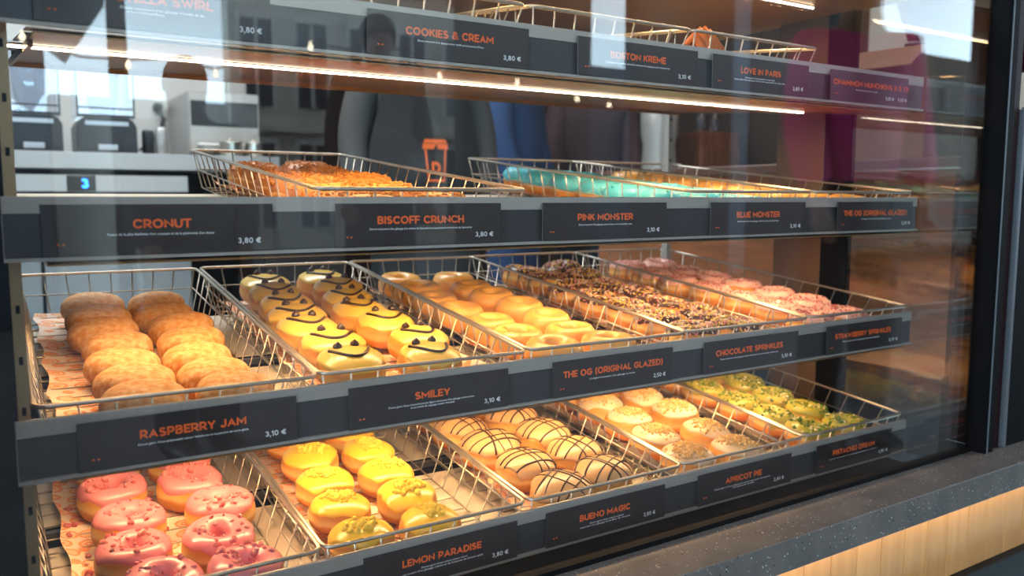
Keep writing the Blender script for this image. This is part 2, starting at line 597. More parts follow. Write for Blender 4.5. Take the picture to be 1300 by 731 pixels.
def _arc(cx, cy, rx, ry, a0, a1, n=None):
    n = n or max(4, int(abs(a1-a0)/18))
    return [(cx+rx*math.cos(R(a0+(a1-a0)*i/n)), cy+ry*math.sin(R(a0+(a1-a0)*i/n))) for i in range(n+1)]
GLYPH = {
 'A': (0.90, [[(.10, .1), (.45, .9), (.80, .1)], [(.22, .34), (.68, .34)]]),
 'B': (0.74, [[(.1, .1), (.1, .9), (.38, .9)]+_arc(.40, .71, .19, .19, 90, -90)+[(.1, .52)], [(.38, .52)]+_arc(.42, .31, .21, .21, 90, -90)+[(.1, .1)]]),
 'C': (0.86, [_arc(.48, .5, .38, .4, 42, 318)]),
 'D': (0.84, [[(.1, .1), (.1, .9), (.36, .9)]+_arc(.36, .5, .38, .4, 90, -90)+[(.1, .1)]]),
 'E': (0.64, [[(.56, .9), (.1, .9), (.1, .1), (.56, .1)], [(.1, .5), (.50, .5)]]),
 'F': (0.62, [[(.56, .9), (.1, .9), (.1, .1)], [(.1, .48), (.50, .48)]]),
 'G': (0.92, [_arc(.48, .5, .38, .4, 42, 340)+[(.84, .46), (.52, .46)]]),
 'H': (0.80, [[(.1, .1), (.1, .9)], [(.7, .1), (.7, .9)], [(.1, .5), (.7, .5)]]),
 'I': (0.20, [[(.1, .1), (.1, .9)]]),
 'J': (0.62, [[(.52, .9), (.52, .34)]+_arc(.30, .33, .22, .23, 0, -150)]),
 'K': (0.78, [[(.1, .1), (.1, .9)], [(.66, .9), (.16, .46)], [(.30, .56), (.68, .1)]]),
 'L': (0.58, [[(.1, .9), (.1, .1), (.52, .1)]]),
 'M': (1.02, [[(.1, .1), (.1, .9), (.51, .34), (.92, .9), (.92, .1)]]),
 'N': (0.84, [[(.1, .1), (.1, .9), (.74, .1), (.74, .9)]]),
 'O': (0.98, [_arc(.49, .5, .39, .4, 0, 360)]),
 'P': (0.72, [[(.1, .1), (.1, .9), (.38, .9)]+_arc(.38, .65, .24, .25, 90, -90)+[(.1, .4)]]),
 'R': (0.74, [[(.1, .1), (.1, .9), (.38, .9)]+_arc(.38, .65, .24, .25, 90, -90)+[(.1, .4)], [(.36, .4), (.64, .1)]]),
 'S': (0.70, [_arc(.35, .70, .23, .20, 40, 270)+_arc(.35, .30, .25, .20, 90, -145)]),
 'T': (0.70, [[(.06, .9), (.64, .9)], [(.35, .9), (.35, .1)]]),
 'U': (0.80, [[(.1, .9), (.1, .4)]+_arc(.4, .4, .3, .3, 180, 360)+[(.7, .9)]]),
 'V': (0.86, [[(.1, .9), (.43, .1), (.76, .9)]]),
 'W': (1.24, [[(.1, .9), (.36, .1), (.62, .8), (.88, .1), (1.14, .9)]]),
 'X': (0.78, [[(.1, .9), (.68, .1)], [(.68, .9), (.1, .1)]]),
 'Y': (0.80, [[(.1, .9), (.4, .46), (.7, .9)], [(.4, .46), (.4, .1)]]),
 'Z': (0.70, [[(.1, .9), (.6, .9), (.1, .1), (.6, .1)]]),
 '&': (0.88, [[(.80, .1), (.28, .60)]+_arc(.42, .74, .17, .16, 200, -20)+[(.24, .44)]+_arc(.34, .30, .24, .20, 130, 300)+[(.72, .46)]]),
 '(': (0.36, [_arc(.48, .45, .36, .60, 130, 230)]),
 ')': (0.36, [_arc(-.12, .45, .36, .60, 50, -50)]),
 '0': (0.74, [_arc(.37, .5, .27, .4, 0, 360)]),
 '1': (0.36, [[(.25, .9), (.25, .1)], [(.06, .80), (.20, .86)]]),
 '2': (0.68, [_arc(.34, .67, .23, .23, 160, -35)+[(.1, .1), (.6, .1)]]),
 '3': (0.66, [_arc(.31, .70, .20, .20, 150, -90)+_arc(.31, .30, .24, .20, 90, -150)]),
 '5': (0.66, [[(.55, .9), (.17, .9), (.14, .54)]+_arc(.32, .34, .24, .24, 115, -140)]),
 '8': (0.68, [_arc(.34, .70, .20, .20, 0, 360), _arc(.34, .30, .24, .20, 0, 360)]),
 '9': (0.70, [_arc(.35, .64, .24, .26, 0, 360), [(.58, .58), (.38, .1)]]),
 ',': (0.26, [[(.15, .10), (.09, -.10)]]),
 '\u20ac': (0.90, [_arc(.52, .5, .34, .4, 45, 315), [(.04, .60), (.60, .60)], [(.04, .40), (.56, .40)]]),
 ' ': (0.34, []),
}
def stroke_text(body, width, height, m, t=0.20, gap=0.09):
    x = 0.0
    vs, fs = [], []
    for ch in body:
        wd, strokes = GLYPH[ch]
        for k, st in enumerate(strokes):
            P = [Vector(p) for p in st]
            closed = (P[0]-P[-1]).length < 1e-4
            if closed:
                P = P[:-1]
            n = len(P)
            ext = t/2*0.95 if (ch not in 'AVWXYKMN' and n < 9) or ch == 'L' else t*0.25
            o = len(vs)
            for i in range(n):
                a = P[i-1] if (i > 0 or closed) else None
                b_ = P[(i+1) % n] if (i < n-1 or closed) else None
                p = P[i].copy()
                if a is None:
                    d = (b_-p).normalized()
                    p -= d*ext
                    nn, ml = Vector((-d.y, d.x)), 1.0
                elif b_ is None:
                    d = (p-a).normalized()
                    p += d*ext
                    nn, ml = Vector((-d.y, d.x)), 1.0
                else:
                    d1, d2 = (p-a).normalized(), (b_-p).normalized()
                    n1, n2 = Vector((-d1.y, d1.x)), Vector((-d2.y, d2.x))
                    nn = (n1+n2).normalized()
                    ml = min(2.6, 1/max(0.25, nn.dot(n1)))
                for sg in (1, -1):
                    q = p+nn*(sg*t/2*ml)
                    yy = q.y if ch in '(),' else min(1.0, max(0.0, q.y))
                    vs.append((x+q.x, yy, k*0.00008))
            for i in range(n if closed else n-1):
                i2 = (i+1) % n
                fs.append((o+2*i, o+2*i+1, o+2*i2+1, o+2*i2))
        x += wd+gap
    x0, x1 = min(v[0] for v in vs), max(v[0] for v in vs)
    sx = width/(x1-x0)
    mb = MB()
    mb.add([((v[0]-(x0+x1)/2)*sx, -v[2], v[1]*height) for v in vs], fs)
    return mb.mesh('lettering', m)

def skin_mesh(name, joints, edges, m, levels=1):
    # one continuous body surface grown from a skeleton: joints = [(x,y,z,r)]
    me = bpy.data.meshes.new(name)
    me.from_pydata([j[:3] for j in joints], edges, [])
    o = bpy.data.objects.new(name, me)
    COL.objects.link(o)
    md = o.modifiers.new('skin', 'SKIN')
    for i, j in enumerate(joints):
        sv = me.skin_vertices[0].data[i]
        rr = j[3] if isinstance(j[3], (tuple, list)) else (j[3], j[3])
        sv.radius = rr
        sv.use_root = (i == 0)
    sb = o.modifiers.new('sub', 'SUBSURF')
    sb.levels = sb.render_levels = levels
    bpy.context.view_layer.update()
    dg = bpy.context.evaluated_depsgraph_get()
    out = bpy.data.meshes.new_from_object(o.evaluated_get(dg))
    out.name = name
    bpy.data.objects.remove(o)
    bpy.data.meshes.remove(me)
    out.materials.clear()
    out.materials.append(m)
    for p in out.polygons:
        p.use_smooth = True
    return out

# ================================================================== SETTING
Z = ZC
struct('floor', MB().box(-1.6, 3.4, 0.72, 6.0, -0.05, 0.0), M_FLOOR)
struct('pavement_floor', MB().box(-14, 30, -16, -0.3, -0.06, -0.01), M_PAVE)
struct('ceiling', MB().box(-1.6, 3.4, -0.3, 6.0, 2.8, 2.86), M_CEIL)
struct('wall_left', MB().box(-1.66, -1.6, -0.06, 6.0, 0, 2.8), M_WALLW)
struct('wall_kitchen', MB().box(-1.6, 1.134, 3.30, 3.36, 0, 2.8), M_WALLW)
struct('wall_back', MB().box(-1.6, 3.4, 5.6, 5.66, 0, 2.8), M_DARKW)
struct('wall_right', MB().box(3.4, 3.46, -0.06, 1.45, 0, 2.8), M_WALLW)
struct('wall_far', MB().box(3.4, 3.46, 1.45, 6.0, 0, 2.8), mat('dark_brown_wall', '#3C281C', 0.6))
struct('wall_front', MB().box(-1.6, -0.014, -0.13, -0.03, 0, 2.8), M_BLACKM)
struct('wall_above', MB().box(-0.014, 3.4, -0.13, -0.03, 1.95, 2.8), M_BLACKM)
struct('sky_blocker', MB().box(0.45, 2.1, -2.2, -0.13, 2.30, 2.36), M_BLACKM)  # unseen slab added to keep overhead sky light off the rails and ledge
struct('wall_side', MB().box(1.83, 3.4, -0.13, -0.03, 0, 1.95), M_BLACKM)
struct('wall_panel', MB().box(1.135, 3.4, 5.52, 5.6, 0, 2.8), mat('dark_panel', '#4A3326', 0.5))
# brown wall panelling beside the passage
struct('trim_1', MB().box(1.05, 1.134, 3.24, 3.30, 0, 2.8), M_STEELP)

# ================================================================== DISPLAY CASE
X0, X1, XW = 0.02, 1.465, 1.47
TIERS = {1: Z+0.219, 2: Z+0.002, 3: Z-0.210, 4: Z-0.417}
case = thing('display_case', 'black framed glass display case holding four lit shelves of doughnuts', 'display case', (0.75, 0.3, Z-0.50))
def casepart(name, mb, m, smooth=False):
    o = part(name, mb, m, case, smooth)
    o.matrix_parent_inverse = Matrix.Translation((-0.75, -0.3, -(Z-0.50)))
    return o
b = MB().box(-0.012, 1.47, -0.115, 0.70, Z-0.53, Z-0.502).box(-0.012, 1.47, 0.69, 0.70, Z-0.50, Z-0.43)
b.box(-0.012, 1.49, -0.127, -0.112, Z-0.455, Z-0.44)
casepart('base', b, M_BLACKM)
casepart('end_panel', MB().box(-0.012, 0.004, -0.10, 0.68, Z-0.50, Z+0.9).box(0.004, 0.0235, 0.007, 0.68, Z-0.50, Z+0.9), M_BLACKM)
casepart('front_glass', MB().box(-0.012, 1.472, -0.123, -0.117, Z-0.442, Z+0.95), M_GLASS)['label'] = 'clear front glass pane reflecting the street'
casepart('side_glass', MB().box(1.468, 1.474, -0.112, 0.142, Z-0.48, Z+0.95), M_SIDEGLASS)['label'] = 'clear end glass pane mirroring the shelves'
casepart('post', MB().box(1.470, 1.500, -0.148, -0.112, Z-0.45, Z+0.95, 0, 0.002).box(1.476, 1.478, -0.150, -0.148, Z-0.45, Z+0.95, 1), [M_BLACK, M_SEAL])
casepart('back_post', MB().box(1.466, 1.480, 0.142, 0.204, Z-0.50, Z+0.95), M_BLACK)
casepart('end_upright', MB().box(1.466, 1.480, 0.204, 0.325, Z-0.50, Z+0.95, 0, 0.001), M_TAN)
def slotted(x0, x1, y0, y1):
    mb = MB().box(x0, x1, y0, y1, Z-0.50, Z+0.9)
    zz = Z-0.46
    while zz < Z+0.88:
        mb.box((x0+x1)/2-0.0018, (x0+x1)/2+0.0018, y0-0.0006, y0+0.001, zz, zz+0.008, 1)
        zz += 0.05
    return mb
casepart('slotted_upright', slotted(0.0240, 0.0345, 0.024, 0.040), [mat('warm_steel', '#B39A74', 0.4, 0.6), M_BLACKM])
casepart('slotted_upright', slotted(0.024, 0.036, 0.640, 0.658), [M_BRUSH, M_BLACKM])
casepart('slotted_upright', slotted(1.447, 1.461, 0.640, 0.658), [M_BRUSH, M_BLACKM])
casepart('top_panel', MB().box(-0.012, 1.48, 0.0, 0.66, Z+0.3652, Z+0.392), M_DECK)
def led_mb(z, y):
    mb = MB().box(0.03, 1.376, y-0.004, y+0.004, z+0.0035, z+0.0050, 1)
    mb.box(0.032, 1.374, y-0.0013, y+0.0013, z+0.0010, z+0.0035, 0)
    return mb
casepart('light_strip', led_mb(Z+0.360, 0.172), [M_LED, M_LEDB])
def led_light(z, y):
    area_light('shelf_light', (0.702, y, z-0.001), (R(4), 0, 0), 1.33, 0.008, LED_W, LED_C, 170)
led_light(Z+0.3595, 0.172)

for k in (1, 2, 3, 4):
    zt = TIERS[k]
    nm = {1: 'top', 2: 'second', 3: 'third', 4: 'bottom'}[k]
    sh = thing('display_shelf', {1: 'top shelf of the case with lit gold underside and price rail', 2: 'second shelf of the case, its rail at eye level, left bay empty',
                                3: 'third shelf of the case carrying jam, smiley and glazed doughnuts', 4: 'bottom shelf of the case just above the stone ledge'}[k], 'shelf', (0.75, 0.0, zt-0.0665))
    inv = Matrix.Translation((-0.75, 0, -(zt-0.0665)))
    def sp(name, mb, m):
        o = part(name, mb, m, sh)
        o.matrix_parent_inverse = inv
        return o
    d = MB()
    def slab(xa, xb, ya, yb, h0, h1):
        q = [(x, y, zt-0.0665+0.092*(y-0.003)+h) for h in (h0, h1) for y in (ya, yb) for x in (xa, xb)]
        d.add(q, [(0, 2, 3, 1), (4, 5, 7, 6), (0, 1, 5, 4), (1, 3, 7, 5), (3, 2, 6, 7), (2, 0, 4, 6)])
    slab(X0+0.035, X1-0.004, 0.003, 0.625, 0, 0.0015)
    slab(X0+0.035, X1-0.004, 0.613, 0.626, -0.007, 0)
    nd_ = len(d.f)
    slab(X0+0.036, X1-0.005, 0.004, 0.624, 0.0015, 0.0019)
    d.m[nd_:] = [1]*(len(d.f)-nd_)
    slab(X0+0.035, X0+0.040, 0.10, 0.613, -0.007, 0)
    sp('deck', d, [M_DECK, M_BLACKM])
    # price rail: aluminium band, dark insert channel, bottom lip
    r = MB().box(X0, X1, 0.0, 0.003, zt-0.060, zt, 0)
    r.box(X0, X1, -0.0035, 0.0, zt-0.0165, zt, 0, 0.0006)
    r.box(X0, X1, -0.006, 0.0, zt-0.061, zt-0.0575, 0)
    r.box(X0+0.001, X1-0.001, -0.0016, 0.0, zt-0.0575, zt-0.0165, 1)
    sp('price_rail', r, [M_ALU, M_INSERT])
    # sloping tray rack: slats with dark gaps, two beams
    SL = 0.112
    def zs(y):
        return zt-0.0600+SL*(y-0.012)
    def slat(y0, y1):
        mb = MB()
        t = 0.0015
        vs = [(X0+0.03, y0, zs(y0)-t), (X1-0.01, y0, zs(y0)-t), (X1-0.01, y1, zs(y1)-t), (X0+0.03, y1, zs(y1)-t),
              (X0+0.03, y0, zs(y0)), (X1-0.01, y0, zs(y0)), (X1-0.01, y1, zs(y1)), (X0+0.03, y1, zs(y1))]
        mb.add(vs, [(3, 2, 1, 0), (4, 5, 6, 7), (0, 1, 5, 4), (1, 2, 6, 5), (2, 3, 7, 6), (3, 0, 4, 7)])
        return mb
    for (a, c) in ((0.012, 0.062), (0.100, 0.285), (0.345, 0.60)):
        sp('rack_slat', slat(a, c), M_RACK)
    for yb in (0.092, 0.335):
        sp('rack_beam', MB().box(X0+0.03, X1-0.01, yb-0.006, yb+0.006, zt-0.0648+0.092*yb, zs(yb)-0.0018), M_BEAM)
    for xx in (X0+0.04, X1-0.02):
        sp('rack_foot', MB().box(xx, xx+0.008, 0.585, 0.60, zt-0.0110, zs(0.585)-0.002), M_BEAM)
    if k < 4:
        sp('light_strip', led_mb(zt-0.0545, 0.187), [M_LED, M_LEDB])
        led_light(zt-0.0550, 0.187)

# ------------------------------------------------------------------ stone ledge and wood front
lo = link('stone_ledge', MB().box(-0.010, 2.6, -0.2075, -0.105, Z-0.492, Z-0.447, 0, 0.0010).mesh('stone_ledge', M_STONE))
tag(lo, 'dark speckled stone ledge running along the foot of the display case', 'ledge')
wf = thing('wood_front', 'pale vertical oak boards lit from above under the stone ledge', 'wood cladding', (0.9, -0.15, Z-0.638))
for i in range(50):
    x = -0.45+i*0.062
    if x > 0.70:
        o = link('board', MB().box(x, x+0.0604, -0.160, -0.146, Z-0.638, Z-0.492, 0, 0.0012).mesh('board', M_WOOD), wf)
        o.matrix_parent_inverse = Matrix.Translation((-0.9, 0.15, -(Z-0.638)))
o = link('backing', MB().box(-0.010, 2.6, -0.146, -0.131, Z-0.638, Z-0.492).mesh('backing', M_BLACKM), wf)
o.matrix_parent_inverse = Matrix.Translation((-0.9, 0.15, -(Z-0.638)))
o = link('light_strip', MB().box(-0.4, 2.5, -0.187, -0.181, Z-0.496, Z-0.492).mesh('light_strip', M_LED), wf)
o.matrix_parent_inverse = Matrix.Translation((-0.9, 0.15, -(Z-0.638)))
area_light('ledge_light', (1.1, -0.184, Z-0.4975), (R(10), 0, 0), 2.6, 0.006, 0.75, LED_C, 175)
pl = link('plinth', MB().box(-0.010, 2.6, -0.175, -0.131, 0.0, Z-0.638, 0, 0.002).mesh('plinth', M_BLACKM))
tag(pl, 'black base below the pale oak boards', 'plinth')

# ------------------------------------------------------------------ price cards
def card(tier, x0, title, tx0, tx1, lines, prices, label, extra=None):
    zt = TIERS[tier]
    zb, z1 = zt-0.0572, zt-0.0075
    wd = 0.2175
    c = thing('price_card', label, 'price card', (x0+wd/2, -0.0065, zb), (0, 0, 0), 'price cards in the shelf rails')
    part('card', MB().box(-wd/2, wd/2, -0.0010, 0.0004, 0, z1-zb, 0, 0.0003), M_CARD, c)
    cx = x0+wd/2
    hz = 0.0255
    def put(name, body, xa, xb, z, h, m, bold):
        me = stroke_text(body, xb-xa, h, m, 0.215 if name == 'title_lettering' else 0.17) if name != 'small_print' else text_mesh(body, xb-xa, h, m, bold)
        o = link(name, me, c)
        o.location = ((xa+xb)/2-cx, -0.0014, z)
        return o
    put('title_lettering', title, tx0, tx1, hz+0.0004, 0.0093, M_ORANGE, 0.045)
    if extra:
        put('title_lettering', extra[0], extra[1], extra[2], hz+0.0004, 0.0093, M_ORANGE, 0.045)
    for i, (s, xa, xb) in enumerate(lines):
        put('small_print', s, xa, xb, hz-0.0062-0.0036*i, 0.0024, M_WHITE, 0.012)
    for (s, xa, xb) in prices:
        put('price_lettering', s, xa, xb, 0.0085, 0.0060, M_WHITE, 0.03)
    dm = MB()
    for q in (-0.0025, 0.0022):
        dm.box(-wd/2+0.0145+q, -wd/2+0.0168+q, -0.00145, -0.0010, 0.0108, 0.0124)
    part('corner_mark', dm, M_ORANGE, c)
    return c
TOPL, SECL, THIL, BOTL = 'top shelf', 'second shelf', 'third shelf', 'bottom shelf'
card(1, 0.055, 'NUTELLA SWIRL', 0.115, 0.214, [('Donut recouvert d\'un glaçage Nutella et de', 0.128, 0.205), ('vermicelles', 0.133, 0.168)], [('3,80 €', 0.240, 0.263)], 'dark price card on the top shelf rail reading NUTELLA SWIRL, washed by sky reflection')
card(1, 0.381, 'COOKIES & CREAM', 0.428, 0.546, [('Donut recouvert d\'un glaçage saveur vanille et de brisures d\'Oreo', 0.443, 0.532)], [('3,80 €', 0.560, 0.586)], 'dark price card on the top shelf rail reading COOKIES & CREAM')
card(1, 0.675, 'BOSTON KREME', 0.730, 0.830, [('Donut garni d\'une crème pâtissière recouvert d\'un glaçage saveur chocolat noir', 0.722, 0.838)], [('3,10 €', 0.854, 0.879)], 'dark price card on the top shelf rail reading BOSTON KREME')
card(1, 0.922, 'LOVE IN PARIS', 0.982, 1.072, [('Donut garni d\'une préparation saveur fraise', 0.992, 1.058), ('recouvert d\'un glaçage rose et de vermicelles de chocolat', 0.968, 1.082)], [('3,80 €', 1.101, 1.126)], 'dark price card on the top shelf rail reading LOVE IN PARIS')
card(1, 1.195, 'CINAMMON MUNCHKINS X 5', 1.202, 1.390, [('Munchkins enrobés de sucre cannelle', 1.262, 1.322)], [('5,00 €', 1.346, 1.370), ('9,00 €', 1.382, 1.408)], 'dark price card on the top shelf rail reading CINAMMON MUNCHKINS', ('X 10', 1.397, 1.411))
card(2, 0.051, 'CRONUT', 0.130, 0.185, [('Fusion de la pâte feuilletée d\'un croissant et de la générosité d\'un donut', 0.107, 0.207)], [('3,80 €', 0.231, 0.255)], 'dark price card on the second shelf rail reading CRONUT')
card(2, 0.339, 'BISCOFF CRUNCH', 0.389, 0.503, [('Donut recouvert d\'un glaçage à la crème de Spéculoos et saupoudré de brisures de Spéculoos', 0.379, 0.514)], [('3,80 €', 0.519, 0.545)], 'dark price card on the second shelf rail reading BISCOFF CRUNCH')
card(2, 0.620, 'PINK MONSTER', 0.677, 0.774, [('Donut recouvert d\'un glaçage saveur fraise et de vermicelles roses', 0.679, 0.772)], [('3,10 €', 0.800, 0.824)], 'dark price card on the second shelf rail reading PINK MONSTER')
card(2, 0.926, 'BLUE MONSTER', 0.982, 1.081, [('Donut recouvert d\'un glaçage vanille et de vermicelles bleus', 0.984, 1.078)], [('3,10 €', 1.106, 1.132)], 'dark price card on the second shelf rail reading BLUE MONSTER')
card(2, 1.227, 'THE OG (ORIGINAL GLAZED)', 1.243, 1.425, [('L\'original recouvert d\'un glaçage au sucre', 1.292, 1.378)], [('3,10 €', 1.410, 1.437)], 'dark price card on the second shelf rail reading THE OG (ORIGINAL GLAZED)')
card(3, 0.071, 'RASPBERRY JAM', 0.127, 0.233, [('Donut garni d\'une préparation saveur framboise et saupoudré de sucre glace', 0.125, 0.235)], [('3,10 €', 0.253, 0.276)], 'dark price card on the third shelf rail reading RASPBERRY JAM')
card(3, 0.350, 'SMILEY', 0.434, 0.482, [('Donut garni d\'une crème bavaroise légère recouvert d\'un glaçage arôme jaune', 0.399, 0.516), ('et sa moitié de nappage saveur chocolat', 0.428, 0.488)], [('3,10 €', 0.531, 0.555)], 'dark price card on the third shelf rail reading SMILEY')
card(3, 0.638, 'THE OG (ORIGINAL GLAZED)', 0.655, 0.835, [('L\'original recouvert d\'un glaçage au sucre', 0.700, 0.782)], [('2,50 €', 0.817, 0.841)], 'dark price card on the third shelf rail reading THE OG (ORIGINAL GLAZED)')
card(3, 0.920, 'CHOCOLATE SPRINKLES', 0.945, 1.099, [('Donut recouvert d\'un glaçage saveur chocolat et de vermicelles multicolores', 0.955, 1.088)], [('3,10 €', 1.096, 1.122)], 'dark price card on the third shelf rail reading CHOCOLATE SPRINKLES')
card(3, 1.211, 'STRAWBERRY SPRINKLES', 1.234, 1.395, [('Donut recouvert d\'un glaçage fraise et de vermicelles', 1.256, 1.360)], [('3,10 €', 1.389, 1.416)], 'dark price card on the third shelf rail reading STRAWBERRY SPRINKLES')
card(4, 0.364, 'LEMON PARADISE', 0.414, 0.526, [('Donut garni d\'une crème saveur citron', 0.440, 0.505), ('recouvert d\'un glaçage citron et de brisures de biscuit sablé', 0.414, 0.528)], [('3,80 €', 0.542, 0.567)], 'dark price card on the bottom shelf rail reading LEMON PARADISE')
card(4, 0.628, 'BUENO MAGIC', 0.685, 0.777, [('Donut garni d\'une crème noisette', 0.703, 0.765), ('recouvert d\'un glaçage et de filets de chocolat', 0.685, 0.777)], [('3,80 €', 0.803, 0.826)], 'dark price card on the bottom shelf rail reading BUENO MAGIC')
card(4, 0.914, 'APRICOT PIE', 0.974, 1.058, [('Donut garni d\'une préparation saveur abricot et de brisures', 0.950, 1.078), ('de biscuit sablé', 0.990, 1.040)], [('3,80 €', 1.088, 1.113)], 'dark price card on the bottom shelf rail reading APRICOT PIE')
card(4, 1.197, 'PISTACHIO DREAM', 1.241, 1.361, [('Donut recouvert d\'un glaçage pistache et d\'éclats', 1.232, 1.368)], [('3,80 €', 1.374, 1.402)], 'dark price card on the bottom shelf rail reading PISTACHIO DREAM')

# ------------------------------------------------------------------ wire baskets
TILT = math.atan(0.112)
BW, BL, BH = 0.281, 0.675, 0.066
def basket_meshes():
    rnd = random.Random(3)
    hx = BW/2
    ins = 0.016
    rim = MB()
    pts = []
    rc = 0.012
    for cx_, cy_, a0 in ((hx-rc, BL-rc, 0), (-hx+rc, BL-rc, 90), (-hx+rc, rc, 180), (hx-rc, rc, 270)):
        for q in range(5):
            a = R(a0+q*22.5)
            pts.append((cx_+rc*math.cos(a), cy_+rc*math.sin(a), BH))
    rim.tube(pts, 0.0026, 8, closed=True)
    wires = MB()
    rw = 0.0013
    zf = rw
    n = 8
    for i in range(n+1):                       # lengthwise floor wires rising at front and back
        x = -hx+ins+(BW-2*ins)*i/n
        xt = -hx+0.004+(BW-0.008)*i/n
        wires.tube([(xt, 0.002, BH-0.001), (x, ins, zf), (x, BL-ins, zf), (xt, BL-0.002, BH-0.001)], rw, 5)
    m_ = 17
    for i in range(1, m_):                     # cross wires rising at both sides
        y = ins+(BL-2*ins)*i/m_
        yt = BL*i/m_
        wires.tube([(-hx+0.001, yt, BH-0.001), (-hx+ins, y, zf+2*rw), (hx-ins, y, zf+2*rw), (hx-0.001, yt, BH-0.001)], rw, 5)
    q = ins*0.5
    wires.tube([(-hx+q, q, BH*0.5), (-hx+q, BL-q, BH*0.5), (hx-q, BL-q, BH*0.5), (hx-q, q, BH*0.5)], rw, 5, closed=True)
    return rim.mesh('rim', M_CHROME, True), wires.mesh('wire_lattice', M_CHROME, True)
RIM, WIRES = basket_meshes()
BMAT = {}
SKEW = {(3, 1): 0.020, (3, 2): 0.024, (3, 3): 0.020, (3, 4): 0.012, (4, 2): 0.008, (4, 4): 0.010, (2, 2): 0.012}
SMAT = {}
XC = {1: 0.177, 2: 0.463, 3: 0.7525, 4: 1.0385, 5: 1.3270}
def basket(tier, slot, label, dz=0.0):
    zt = TIERS[tier]
    loc = Vector((XC[slot], 0.0085+0.006, zt+0.009-BH*math.cos(TILT)+dz))
    sk = -SKEW.get((tier, slot), 0)
    o = thing('wire_basket', label, 'basket', loc, (0, 0, 0), 'chrome wire baskets on the shelves')
    link('rim', RIM, o)
    link('wire_lattice', WIRES, o)
    Mx = Matrix.Translation(loc) @ Matrix.Rotation(TILT, 4, 'X') @ Matrix.Rotation(sk, 4, 'Z')
    o.matrix_world = Mx
    BMAT[tier, slot] = Mx
    SMAT[tier, slot] = Mx @ Matrix.Rotation(-sk, 4, 'Z')
    return o
def liner(tier, slot, xa, xb, ya, yb, label, cl=0.0, cr=0.0, seed=0):
    rnd = random.Random(seed)
    ph = rnd.uniform(0, 6)
    nu, nv = 30, 46
    def P(i, j):
        u, v = i/(nu-1), j/(nv-1)
        x = xa+(xb-xa)*u
        y = ya+(yb-ya)*v
        z = 0.0038
        e = max(0, 1-u/0.16)
        z += cl*e*e+0.0022*e*e*(1+math.sin(v*30+ph))
        e2 = max(0, 1-(1-u)/0.16)
        z += cr*e2*e2+0.002*e2*e2*(1+math.sin(v*26+ph*2))
        x += e*0.003*math.sin(v*30+ph+1)+0.002*e2*math.sin(v*23+ph)
        hl = BW/2-0.017+0.016*min(1, z/BH)
        x = max(-hl+0.003, min(hl-0.003, x))
        return (x, y, z)
    top = MB().grid(P, nu, nv)
    me = top.mesh('paper_liner', M_PAPER, True)
    o = link('paper_liner', me)
    o.matrix_world = BMAT[tier, slot]
    return tag(o, label, 'paper liner', 'printed paper liners in the baskets')

# ------------------------------------------------------------------ doughnut meshes
RR, RT_, RH = 0.0272, 0.0162, 0.0220        # ring radius, tube radius, half height
def ring_pt(th, ph, off=0.0, wob=None):
    r = RR+(RT_+off)*math.copysign(abs(math.cos(ph))**0.9, math.cos(ph))
    z = RH+(RH+off)*math.copysign(abs(math.sin(ph))**0.9, math.sin(ph))
    if wob:
        k = 1+wob(th)
        r *= k
    return (r*math.cos(th), r*math.sin(th), max(z, 0.0012-off*0.2))
BA, BB, BP = 0.0430, 0.0240, 2.50           # bun radius, half height, roundness
def bun_z(rho, off=0.0):
    a, b_ = BA+off, BB+off
    t = max(0.0, 1-(min(rho, a)/a)**BP)
    return BB+b_*t**(1/BP)
def bun_pt(th, ph, off=0.0, wob=None):
    c, s_ = math.cos(ph), math.sin(ph)
    r = (BA+off)*abs(c)**(2/BP)
    z = BB+(BB+off)*math.copysign(abs(s_)**(2/BP), s_)
    if wob:
        r *= 1+wob(th)
    return (r*math.cos(th), r*math.sin(th), max(z, 0.001))
def wobble(rnd, amp):
    a = [(rnd.uniform(-amp, amp), rnd.uniform(0, 6.28)) for _ in range(4)]
    return lambda th: sum(x*math.sin((i+2)*th+p) for i, (x, p) in enumerate(a))/2
def ring_dough(seed, m):
    w_ = wobble(random.Random(seed), 0.03)
    nu, nv = 40, 20
    mb = MB()
    vs = [ring_pt(2*math.pi*i/nu, 2*math.pi*j/nv, 0, w_) for j in range(nv) for i in range(nu)]
    fs = [(j*nu+i, j*nu+(i+1) % nu, ((j+1) % nv)*nu+(i+1) % nu, ((j+1) % nv)*nu+i) for j in range(nv) for i in range(nu)]
    mb.add(vs, fs)
    return mb.mesh('dough', m, True)
def ring_icing(seed, m, low=24, drip=22, thick=0.0017):
    rnd = random.Random(seed)
    w_ = wobble(rnd, 0.03)
    w1 = wobble(random.Random(seed+50), 1.0)
    nu, nv = 48, 18
    def P(i, j):
        th = 2*math.pi*i/nu
        p0 = R(low-drip*0.5*w1(th)-max(0, w1(th*2+1))*drip*0.5)
        p1 = R(205)
        t = j/(nv-1)
        ph = p0+(p1-p0)*t
        e = min(t, 1-t)
        off = thick*min(1, (e/0.10))**0.5 if e > 0 else -0.0008
        return ring_pt(th, ph, off, w_)
    return MB().grid(P, nu, nv, True).mesh('icing', m, True)
